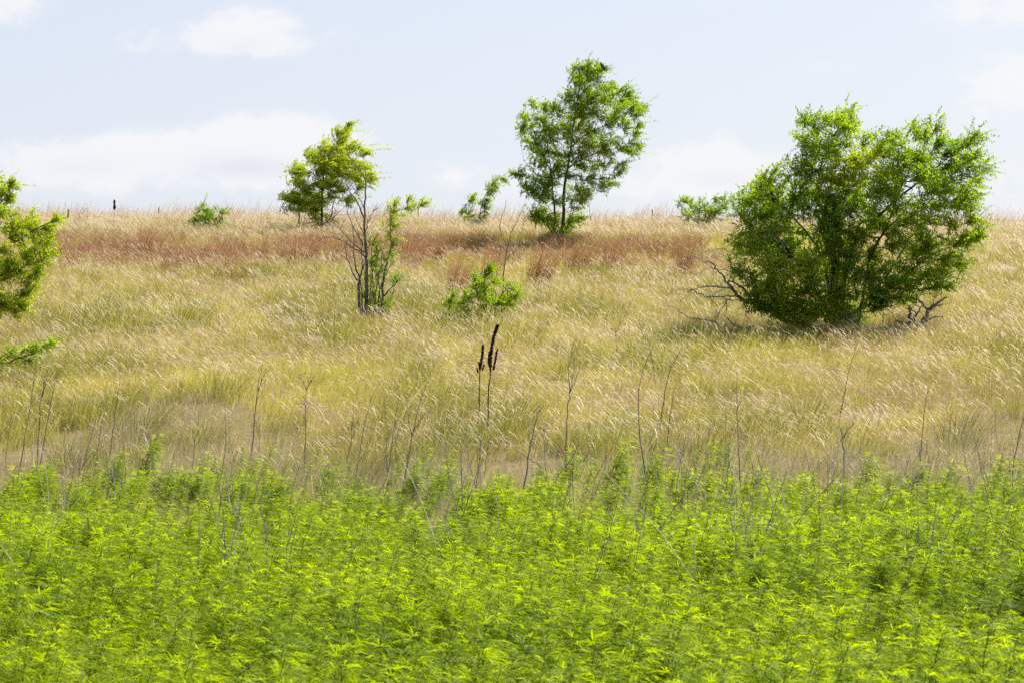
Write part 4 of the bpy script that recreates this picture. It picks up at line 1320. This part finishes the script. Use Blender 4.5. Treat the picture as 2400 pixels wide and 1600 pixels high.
# ------------------------------------------------------------------ mulleins
def mullein(label, d, stem, spikes, rs, rk, seed, mats=('mullein', 'mullein'), leaves=(), name='mullein', group=None):
    r = np.random.default_rng(seed)
    p0 = P(*stem[0], d)
    base = np.array([p0[0], d, float(ground(p0[0], d))])
    root = empty(name, base, label, 'weed', group)
    b = MB()
    w = np.array([P(*s_, d) for s_ in stem])
    if w[0][2] > base[2]:
        w = np.vstack([base - [0, 0, .05], w])
    q = smooth_path(w, 26)
    q[1:-1] += r.normal(0, rs * .25, (24, 3))
    b.tube(q, rs * (1.25 - .5 * np.linspace(0, 1, 26)) * r.uniform(.8, 1.2, 26), 6)
    # leaf scars and broken leaf stubs up the stem
    k = r.integers(2, 25, 40)
    dr = nrm(r.normal(0, 1, (40, 3)) + [0, 0, -.5])
    b.leaves(q[k], dr, r.normal(0, 1, (40, 3)), rs * 3.2, rs * 1.3)
    b.build('stem', [M[mats[0]]], root, smooth=True)
    for sp, sc in spikes:
        b = MB()
        w = smooth_path([P(*s_, d) for s_ in sp], 30)
        n = len(w)
        prof = np.minimum(1, np.minimum(np.linspace(.5, 8, n), np.linspace(5, .5, n)))
        b.tube(w, rk * sc * prof * .66 * r.uniform(.85, 1.15, n), 7, cap=True)
        # seed capsules packed all round
        m = int(np.linalg.norm(w[-1] - w[0]) / rk * 16)
        t = r.uniform(0, 1, m) * (n - 1.001)
        i_ = t.astype(int)
        c = w[i_] + (w[i_ + 1] - w[i_]) * (t - i_)[:, None]
        ax = nrm(w[i_ + 1] - w[i_])
        out = nrm(np.cross(ax, r.normal(0, 1, (m, 3))))
        rad = (rk * sc * prof[i_])[:, None]
        for rr_ in (r.normal(0, 1, (m, 3)), r.normal(0, 1, (m, 3))):
            b.leaves(c + out * rad * .4, out * .8 + ax * .5, rr_, rad[:, 0] * .9, rad[:, 0] * .75)
        b.build('seed_spike', [M[mats[1]]], root)
    if leaves:
        b = MB()
        zt = np.linspace(0, 1, leaves[0])
        h = (q[-1][2] - base[2]) * leaves[1]
        for z_ in zt:
            k_ = 5
            ang = r.uniform(0, 2 * np.pi, k_)
            dirs = np.stack([np.cos(ang), np.sin(ang), np.full(k_, .7)], -1)
            pz = np.array([np.interp(base[2] + z_ * h, q[:, 2], q[:, c_]) for c_ in range(3)])
            b.leaves(np.repeat(pz[None], k_, 0), dirs, np.array([0, 0, 1.0]) + r.normal(0, .2, (k_, 3)), leaves[2] * (1.2 - z_), leaves[2] * .3 * (1.2 - z_))
        b.build('leaves', [M[mats[0]]], root)
    return root


mullein('taller dead dark brown mullein with one long curved seed spike and two short ones', 40.2, [(1141, 1030), (1142, 1009), (1144, 961), (1145, 913), (1149, 881), (1150, 862)],
        [([(1149.5, 870), (1150, 835), (1155, 800), (1161, 778), (1167, 761)], 1.0), ([(1156, 868), (1160, 848), (1166, 816)], .72), ([(1147, 860), (1145.5, 845), (1148, 822)], .72)], .012, .028, 1)
mullein('shorter dead dark brown mullein stalk just left of the taller one', 40.6, [(1120, 1016), (1121, 1009), (1123, 961), (1124, 900), (1124.5, 862)],
        [([(1124.5, 868), (1128, 845), (1131, 825), (1132, 807)], .9), ([(1124, 866), (1122, 847)], .55), ([(1129, 869), (1135, 853)], .6), ([(1121, 874), (1117, 861)], .55), ([(1125, 868), (1126, 848)], .6)], .010, .026, 2)
mullein('far dark dead mullein standing alone on the left part of the crest', 109, [(268, 502), (268, 480)], [([(268, 492), (268, 469)], 1.0), ([(269, 492), (271, 484)], .7), ([(267, 492), (266, 485)], .6)], .012, .050, 3)
mullein('small far brownish mullein tip on the crest right of the dark dead one', 110, [(371, 505), (371, 490)], [([(371, 500), (373, 484)], 1.0)], .010, .020, 4, mats=('brown_blade', 'brown_blade'))
mullein('living yellow green mullein in the brown grass near the left edge', 92, [(158, 545), (159, 512)], [([(159, 516), (160.5, 490)], 1.0)], .013, .034, 5, mats=('green_mullein', 'green_mullein'), leaves=(6, .9, .42))
mullein('living yellow green mullein on the crest between the shrub and the sapling', 100, [(981, 530), (980, 498)], [([(980, 505), (980, 479)], 1.0)], .013, .030, 6, mats=('green_mullein', 'green_mullein'), leaves=(6, .9, .34))
mullein('living yellow green mullein on the crest right of the tallest tree', 104, [(1528, 520), (1529, 500)], [([(1529, 510), (1529, 491)], 1.0)], .013, .030, 7, mats=('green_mullein', 'green_mullein'), leaves=(4, .9, .3))

# ------------------------------------------------------------------ dry stalks, one by one
STALK_GROUP = 'dry stalks standing at the back of the hemp'


def stalk(label, lines, rad, mat='stalk', d=None, seed=0, pods=0, twigs=4, tl=.16, group=STALK_GROUP):
    """lines: traced point lists, the first one rooted in the ground"""
    r = np.random.default_rng(900 + seed)
    if d is None:
        d = d_of_row(min(lines[0][0][1] + 34, 1235))
    b = MB()
    p0 = P(*lines[0][0], d)
    base = np.array([p0[0], d, float(ground(p0[0], d))])
    tip_dy = r.uniform(-.15, .15)
    for k, ln in enumerate(lines):
        w = np.array([P(*q_, d) for q_ in ln])
        w[:, 1] += np.linspace(0, tip_dy, len(w)) if k == 0 else np.linspace(tip_dy * .6, tip_dy - .05, len(w))
        if k == 0 and w[0][2] > base[2]:
            w = np.vstack([[base[0] - (w[1][0] - w[0][0]) * .3, d, base[2] - .03], w])
        q = smooth_path(w, max(8, 4 * len(w)))
        f = 1.0 if k == 0 else .6
        rr = (rad * (1.0 if seed >= 200 else 1.08) + .0008) * f * (1 - .75 * np.linspace(0, 1, len(q)))
        q[1:-1] += r.normal(0, rad * .5, (len(q) - 2, 3))
        b.tube(q, rr, 5)
        for _ in range(twigs if k == 0 else max(1, twigs // 2)):
            j_ = int(r.uniform(.3, .97) * (len(q) - 1))
            dv = nrm(nrm(q[min(j_ + 1, len(q) - 1)] - q[j_ - 1]) + r.normal(0, .45, 3) * np.array([1, 1, .4]))
            L = tl * r.uniform(.4, 1.3)
            b.tube([q[j_], q[j_] + dv * L * .5, q[j_] + nrm(dv + [0, 0, .3]) * L], [rad * .35, rad * .28, rad * .15], 3)
        if pods:
            for _ in range(pods):
                j_ = int(r.uniform(.55, 1) * (len(q) - 1))
                c = q[j_] + r.normal(0, .025, 3) * np.array([1.6, 1, 1])
                b.tube([q[j_], c], [rad * .3, rad * .3], 3)
                b.tube([c - [0, 0, .012], c, c + [0, 0, .012]], [.004, .011, .003], 6)
    b2 = b.build('dry_stalk', [M[mat]])
    # origin at the foot
    b2.data.transform(mathutils.Matrix.Translation([-float(c) for c in base]))
    b2.location = [float(c) for c in base]
    tag(b2, label, 'dry stalk', group)
    return b2


STALKS = [
    ('leaning dark grey stalk, first of the three at the left end', [[(35, 1160), (63, 1005), (82, 900), (90, 840)]], .0085, 'stalk', {}),
    ('darkest thick stalk of the three at the left end, the middle one', [[(85, 1115), (94, 960), (100, 905), (102, 880)], [(98, 930), (108, 890), (112, 860)]], .0095, 'dark_stalk', {}),
    ('grey stalk leaning right, last of the three at the left end', [[(90, 1110), (110, 1000), (128, 905), (137, 870)]], .0075, 'dark_stalk', {}),
    ('thin crooked grey stalk left of the three at the left end', [[(12, 1085), (24, 1000), (32, 955)], [(0, 1023), (25, 990)]], .006, 'stalk', {}),
    ('slanted thin grey stalk left of the dark bunch of stems', [[(188, 1110), (215, 1020), (233, 960), (242, 925)]], .0055, 'stalk', {}),
    ('slanted grey stalk bending over the dark grass tuft', [[(203, 1105), (228, 1050), (245, 1010), (266, 980)]], .0055, 'stalk', {}),
    ('straight slim grey stalk just left of the dark blackish one', [[(224, 1110), (232, 1020), (247, 945), (258, 900)]], .006, 'stalk', {}),
    ('dark blackish stalk rising among tan grass right of the left end group', [[(257, 1085), (263, 1020), (273, 940), (281, 880)]], .0085, 'dark_stalk', {}),
    ('short thin grey stalk left of the tallest slender hemp plant', [[(302, 1080), (307, 1020), (312, 985)]], .005, 'stalk', {}),
    ('grey stalk crossing the tallest slender hemp plant of the left half', [[(371, 1195), (362, 1120), (350, 1050), (346, 1020)]], .006, 'stalk', {'d': 33.0}),
    ('grey stalk toppled to the left beside the slim hemp plant', [[(318, 1225), (292, 1150), (270, 1098), (262, 1080)]], .007, 'stalk', {'d': 31.5}),
    ('tall slender grey stalk standing alone left of the dark straight one', [[(508, 1180), (519, 1110), (528, 1050), (529, 1000), (526, 945)]], .0075, 'stalk', {'d': 33.5}),
    ('straight dark stalk with one side twig left of the forked seed stalk', [[(590, 1060), (597, 970), (603, 905), (613, 852)], [(604, 915), (614, 885), (622, 862)]], .0105, 'dark_stalk', {}),
    ('grey stalk forked at its top with round seed pods', [[(713, 1090), (717, 1000), (716, 940), (720, 908)], [(720, 915), (712, 893), (706, 876)], [(720, 912), (728, 893), (738, 880)]], .0105, 'stalk', {'pods': 3}),
    ('thin stalk bending right from the dark clump of rushes', [[(832, 1130), (843, 1060), (856, 985), (872, 930), (892, 890)]], .0065, 'stalk', {}),
    ('pale forked stalk left of the leaning branched one', [[(909, 1180), (908, 1115), (912, 1095), (924, 1000), (934, 940), (938, 920)], [(909, 1110), (906, 1050), (910, 1020)]], .0085, 'stalk', {'d': 33.3}),
    ('leaning branched grey stalk in the middle of the back row', [[(944, 1145), (955, 1085), (970, 1000), (984, 945), (1005, 890)], [(965, 1020), (958, 980), (957, 930)], [(968, 1010), (985, 985), (1000, 960)]], .0105, 'stalk', {}),
    ('long upright grey stalk standing in front of the dead mulleins', [[(1083, 1330), (1082, 1240), (1083, 1140), (1081, 1060), (1082, 1015)]], .0075, 'stalk', {'d': 28.5}),
    ('grey stalk toppled left below the dead mulleins', [[(1117, 1148), (1104, 1100), (1095, 1050), (1093, 1010)]], .006, 'stalk', {}),
    ('very thin stalk directly under the shorter dead mullein', [[(1126, 1115), (1125, 1060), (1129, 1000), (1130, 960)]], .0045, 'stalk', {}),
    ('thin stalk slanting past the foot of the taller dead mullein', [[(1136, 1105), (1143, 1050), (1151, 1005), (1156, 985)]], .005, 'stalk', {}),
    ('thick leaning grey stalk with a broken top right of the dead mulleins', [[(1222, 1180), (1236, 1090), (1250, 1010), (1260, 970), (1274, 950)]], .0125, 'stalk', {}),
    ('light grey stalk leaning left behind the thick broken one', [[(1256, 1180), (1246, 1060), (1242, 985), (1238, 930)]], .0065, 'pale_stalk', {'d': 34.5}),
    ('tall grey stalk forked into three thin tips, right of the dead mulleins', [[(1326, 1120), (1327, 1030), (1331, 950), (1335, 915), (1333, 870), (1340, 825), (1350, 795)], [(1334, 925), (1342, 890), (1348, 835)], [(1336, 920), (1350, 890), (1362, 850)]], .011, 'stalk', {}),
    ('grey stalk bent over between the thick broken one and the three tipped one', [[(1284, 1165), (1278, 1080), (1275, 1020), (1274, 990)]], .006, 'stalk', {}),
    ('grey stalk slanting right below the three tipped one', [[(1288, 1165), (1310, 1110), (1340, 1075), (1358, 1035)]], .008, 'stalk', {'d': 33.0}),
    ('longest grey stalk curving like a bow at the largest hemp plant', [[(1517, 1150), (1508, 1080), (1499, 1010), (1496, 945), (1502, 885), (1520, 828)]], .0115, 'stalk', {}),
    ('bent double stemmed dry stalk in the tan grass above the bow shaped one', [[(1536, 905), (1532, 855), (1522, 820), (1508, 785), (1496, 750)], [(1530, 850), (1520, 800), (1505, 750)]], .009, 'deadwood', {'d': 46.5}),
    ('slim dark stalk leaning right beside the bow shaped one', [[(1545, 1035), (1553, 950), (1568, 875), (1586, 835), (1602, 805)]], .0095, 'dark_stalk', {}),
    ('short dark stalk right of the slim leaning one', [[(1562, 1050), (1570, 975), (1577, 930), (1581, 905)]], .007, 'dark_stalk', {}),
    ('pale slanted stalk before the grey litter right of the largest hemp plant', [[(1556, 1150), (1590, 1085), (1612, 1040), (1632, 1005)]], .007, 'pale_stalk', {'d': 33.5}),
    ('straight forked grey stalk right of the pale slanted one', [[(1736, 1150), (1731, 1050), (1728, 960), (1727, 870)], [(1728, 958), (1738, 935), (1750, 915)]], .009, 'stalk', {}),
    ('short thin stalk left of the straight forked one', [[(1699, 1060), (1701, 1000), (1702, 965)]], .005, 'stalk', {}),
    ('tall thin stalk leaning right before the shade of the largest bush', [[(1964, 1000), (1975, 940), (1985, 880), (1998, 835), (2006, 805)]], .0085, 'stalk', {}),
    ('white forked dead stem with broken arms', [[(1946, 1150), (1956, 1080), (1963, 1030), (1962, 1010)], [(1962, 1020), (1942, 990), (1918, 978)], [(1963, 1015), (1955, 1000)]], .0105, 'pale_stalk', {'tl': .1}),
    ('grey stem with broken arms crossing the white forked one', [[(1977, 1160), (1978, 1080), (1973, 1020), (1968, 1000)], [(1975, 1025), (1985, 1005), (2000, 990)]], .0115, 'stalk', {}),
    ('straight grey stalk left of the bright plume shaped hemp plants', [[(2157, 1085), (2162, 1000), (2167, 950), (2174, 905)], [(2160, 1020), (2155, 1060)]], .0085, 'stalk', {}),
    ('dark stalk leaning right at the right end of the back row', [[(2372, 1110), (2383, 1045), (2392, 1000), (2402, 965)]], .009, 'dark_stalk', {}),
    ('small dark seed head stalk in the tan grass above the middle', [[(1444, 855), (1445, 815), (1444, 785), (1443, 765)], [(1444, 780), (1452, 762), (1455, 757)]], .008, 'mullein', {'d': 50, 'pods': 3}),
    ('curved pale twig lying over the tan grass at the right', [[(2285, 905), (2270, 885), (2250, 868), (2232, 855)], [(2252, 870), (2238, 888), (2226, 885)]], .009, 'deadwood', {'d': 48}),
    ('long pale fallen stem slanting over the hemp left of the middle', [[(600, 1185), (640, 1145), (690, 1118), (752, 1104)]], .007, 'pale_stalk', {'d': 30.8}),
    ('bleached bent grass stem arching over the hemp in the left half', [[(160, 1210), (175, 1180), (195, 1160), (217, 1152)]], .007, 'pale_stalk', {'d': 29.5, 'twigs': 0}),
    ('fallen grey stem sloping down right across the foot of the mulleins', [[(1270, 1097), (1222, 1062), (1180, 1030), (1140, 985)]], .008, 'stalk', {'d': 35.0}),
    ('white broken stem with a short arm in the right half of the hemp', [[(2043, 1375), (2050, 1350), (2058, 1335), (2065, 1325)], [(2048, 1362), (2062, 1362)]], .0075, 'pale_stalk', {'d': 23.5, 'twigs': 0}),
    ('white forked broken stem in the hemp, left part of the right half', [[(1600, 1425), (1608, 1390), (1618, 1372), (1632, 1360)], [(1606, 1400), (1610, 1370)]], .0075, 'pale_stalk', {'d': 22.5, 'twigs': 0}),
    ('white crooked stem standing in the hemp towards the right edge', [[(2217, 1325), (2220, 1290), (2228, 1276), (2245, 1258), (2252, 1245)]], .008, 'pale_stalk', {'d': 26.0, 'twigs': 0}),
    ('short white stem hooked at its top in the left middle of the hemp', [[(705, 1310), (707, 1275), (712, 1262), (715, 1258)]], .007, 'pale_stalk', {'d': 27.0, 'twigs': 0}),
    ('pale upright stem left of the white forked one in the hemp', [[(1396, 1350), (1397, 1310), (1403, 1280), (1405, 1290)]], .006, 'pale_stalk', {'d': 25.5, 'twigs': 0}),
    ('long grey stem fallen slantwise across the right part of the hemp', [[(2295, 1240), (2340, 1200), (2380, 1165), (2405, 1145)]], .0085, 'stalk', {'d': 28.5, 'twigs': 1}),
    ('long pale stem fallen slantwise in the middle right of the hemp', [[(1840, 1445), (1790, 1390), (1750, 1340), (1730, 1310)]], .006, 'pale_stalk', {'d': 23.0, 'twigs': 0}),
]
for k, (lab, lines, rad, mat, kw) in enumerate(STALKS):
    stalk(lab, lines, rad, mat, seed=k, **kw)

# the many slight ones scattered in the hemp
r = np.random.default_rng(77)
NESTS = [(r.uniform(19, 32), r.uniform(1350, 2400) if q % 5 < 3 else r.uniform(0, 1350)) for q in range(20)]
LAB_S = 'very thin grey leafless stem poking up between hemp plants in the foreground stand'
LAB_B = 'slight grey leafless stem in the dry grass along the back of the hemp stand'
for k in range(215):
    back = k >= 132
    if back:
        d = r.uniform(32.5, 39)
        u_ = r.uniform(-10, 2410)
        h = r.uniform(.35, 1.1)
    else:
        d = r.uniform(18.5, 32.5)
        u_ = r.uniform(1350, 2410) if r.uniform() < .62 else r.uniform(-10, 1350)
        if r.uniform() < .7:
            nd, nu = NESTS[int(r.integers(0, len(NESTS)))]
            d, u_ = nd + r.normal(0, .4), nu + r.normal(0, 45)
        h = r.uniform(1.0, 1.6)
    x_ = (u_ - 1200) / FPX * d
    z0 = float(ground(x_, d))
    lean = r.normal(.10, .16) if r.uniform() < .82 else r.normal(0, .6)
    v0 = 800 - (z0 - ZC) / d * FPX
    hp = h * FPX / d
    cv = r.normal(0, .05)
    ln = [(u_, v0), (u_ + hp * (lean * .4 + cv), v0 - hp * .5), (u_ + hp * lean, v0 - hp)]
    lines = [ln]
    if r.uniform() < .3:
        a_ = r.uniform(.5, .75)
        lines.append([(u_ + hp * lean * a_, v0 - hp * a_), (u_ + hp * (lean * a_ + r.normal(.08, .08)), v0 - hp * (a_ + .25))])
    stalk(LAB_B if back else LAB_S, lines, (r.uniform(.004, .0078) if back else r.uniform(.004, .0078)), (['stalk', 'deadwood', 'dark_stalk', 'pale_stalk', 'deadwood'] if back else ['deadwood', 'deadwood', 'pale_stalk', 'pale_stalk', 'deadwood'])[int(r.integers(0, 5))], d=d, seed=200 + k, twigs=2, tl=.12,
          group='slight dry stems at the back of the hemp' if back else 'slight dry stems in the hemp')


# ------------------------------------------------------------------ bunch grasses that stand out
def tuft_thing(label, u_, v_, builder, mats, s, seed, rz=0, tilt=0, name='grass_tuft', group='dark bunch grasses behind the hemp', sx=1.0):
    d = d_of_row(v_)
    b = builder(np.random.default_rng(seed))
    o = b.build(name, mats)
    x_ = (u_ - 1200) / FPX * d
    o.location = (x_, d, float(ground(x_, d)) - .02)
    o.scale = (s * sx, s * sx, s)
    o.rotation_euler = (0, tilt, rz)
    return tag(o, label, 'grass tuft', group)


def t_dark(r):
    b = MB()
    blades(b, r, 150, .20, .62, .007, .28, 1, spread=.55)
    blades(b, r, 24, .20, .55, .007, .30, 0, spread=.55)
    blades(b, r, 40, .24, .30, .006, .3, 4, spread=.8, droop=.3)
    culms(b, r, 8, .2, .7, 2, 5, hl=.14, hw=.008)
    return b


for k, (u_, v_, s_, lab) in enumerate([
    (165, 1105, 1.0, 'round dark olive grass tuft behind the hemp between two groups of leaning stalks'),
    (340, 1010, 1.0, 'dark olive grass tuft just above the tallest slender hemp plant'),
    (478, 1030, .9, 'grey green grass tuft left of the tall lone grey stalk'),
    (845, 1120, 1.05, 'dark rush like tuft at the foot of the thin bent stalk'),
    (520, 935, 1.1, 'yellow green grass clump above the tall lone grey stalk'),
    (925, 1005, 1.1, 'broad shaded grass tuft behind the leaning branched stalk'),
    (1200, 985, 1.15, 'dark green tuft right beside the taller dead mullein'),
    (1050, 995, 1.0, 'olive grass tuft left of the dead mulleins'),
    (1650, 1060, 1.0, 'olive grass tuft above the grey litter, left of the straight forked stalk'),
    (1895, 1000, 1.2, 'largest dark tuft with a shaded foot, below the largest bush'),
    (1770, 1020, 1.0, 'olive grass tuft right of the straight forked stalk'),
    (2250, 1040, 1.15, 'olive grass tuft above the bright plume shaped hemp plants'),
    (85, 905, 1.0, 'bright green grass tuft under the low shrub at the left edge'),
    (285, 945, .9, 'green grass clump around the foot of the dark blackish stalk'),
]):
    tuft_thing(lab, u_, v_ + 18, t_dark, GM, s_ * 1.15, 700 + k, sx=1.25)


def t_redclump(r):
    b = MB()
    blades(b, r, 260, .24, 1.0, .010, .22, 0, spread=.2)
    blades(b, r, 40, .22, .6, .008, .3, 1, spread=.3)
    return b


for k, (u_, v_, s_, sx, ti, lab) in enumerate([
    (1022, 612, 1.05, .45, .18, 'narrow dark rust brown grass clump leaning right in the middle of the rusty belt'),
    (1070, 672, 1.0, .85, .05, 'upright rust brown grass clump standing forward of the belt, above the low green shrub'),
    (1258, 660, 1.0, 1.1, .12, 'rust brown grass clump forward of the belt, right of the bare sapling'),
    (1600, 640, .9, .9, 0, 'rust brown grass clump at the right end of the belt, near the dead limb'),
    (345, 600, .9, 1.2, .1, 'rust brown grass clump in the left part of the belt'),
    (1140, 655, .8, 1.0, .1, 'low rust brown grass clump between the low green shrub and the belt'),
    (1345, 635, .95, 1.3, .12, 'broad rust brown grass clump below the tallest tree, right of its foot'),
    (1430, 632, .85, 1.2, .1, 'rust brown grass clump midway between the tallest tree and the largest bush'),
    (960, 615, .9, 1.3, .1, 'rust brown grass clump just right of the half dead shrub'),
    (700, 610, .85, 1.4, .12, 'rust brown grass clump left of the half dead shrub'),
]):
    tuft_thing(lab, u_, v_ + 12, t_redclump, [M['rust_blade'], M['brown_blade']], s_ * 1.3, 760 + k, tilt=ti, name='rust_grass_tuft', group='rust brown grass clumps of the belt', sx=sx)

# ------------------------------------------------------------------ the bird on the tallest tree
bp = P(1412, 160, 84.2)
bird = empty('bird', bp, 'small dark bird perched on the top twig of the tallest tree', 'bird')
b = MB()
path = np.array([(.15, 0, -.075), (.10, 0, -.04), (.05, 0, 0.0), (.01, 0, .05), (-.02, 0, .10), (-.035, 0, .135), (-.05, 0, .165), (-.068, 0, .172), (-.085, 0, .168)])
q = smooth_path(path, 22)
rad = np.interp(np.linspace(0, 1, 22), [0, .14, .3, .45, .6, .68, .78, .88, 1], [.012, .018, .045, .058, .048, .034, .036, .026, .006])
b.tube(q + bp, rad, 10, cap=True)
for s_ in (-1, 1):      # folded wings lying along the back
    w = smooth_path(np.array([(-.01, .045 * s_, .10), (.05, .052 * s_, .03), (.12, .02 * s_, -.05)]), 8) + bp
    b.tube(w, [.012, .03, .034, .032, .026, .018, .010, .003], 6, cap=True)
b.build('body', [M['feather']], bird, smooth=True)
b = MB()
b.tube(np.array([(-.082, 0, .168), (-.108, 0, .158)]) + bp, [.008, .001], 6)
b.build('beak', [M['beak']], bird)
for s_ in (-1, 1):
    b = MB()
    b.tube(np.array([(.0, .02 * s_, .01), (.005, .02 * s_, -.03), (-.005, .02 * s_, -.06), (-.03, .02 * s_, -.063)]) + bp, [.006, .004, .004, .002], 5)
    b.build('leg', [M['beak']], bird)
# the twig it stands on
b = MB()
tw = smooth_path([tree_mid.pt(930, 250), tree_mid.pt(955, 215), bp + [0, 0, -.066], bp + [.3, 0, -.02], bp + [.45, 0, .02]], 12)
b.tube(tw, np.linspace(.02, .005, 12), 5)
o = b.build('top_twig', [M['bark']], tree_mid.root, smooth=True)
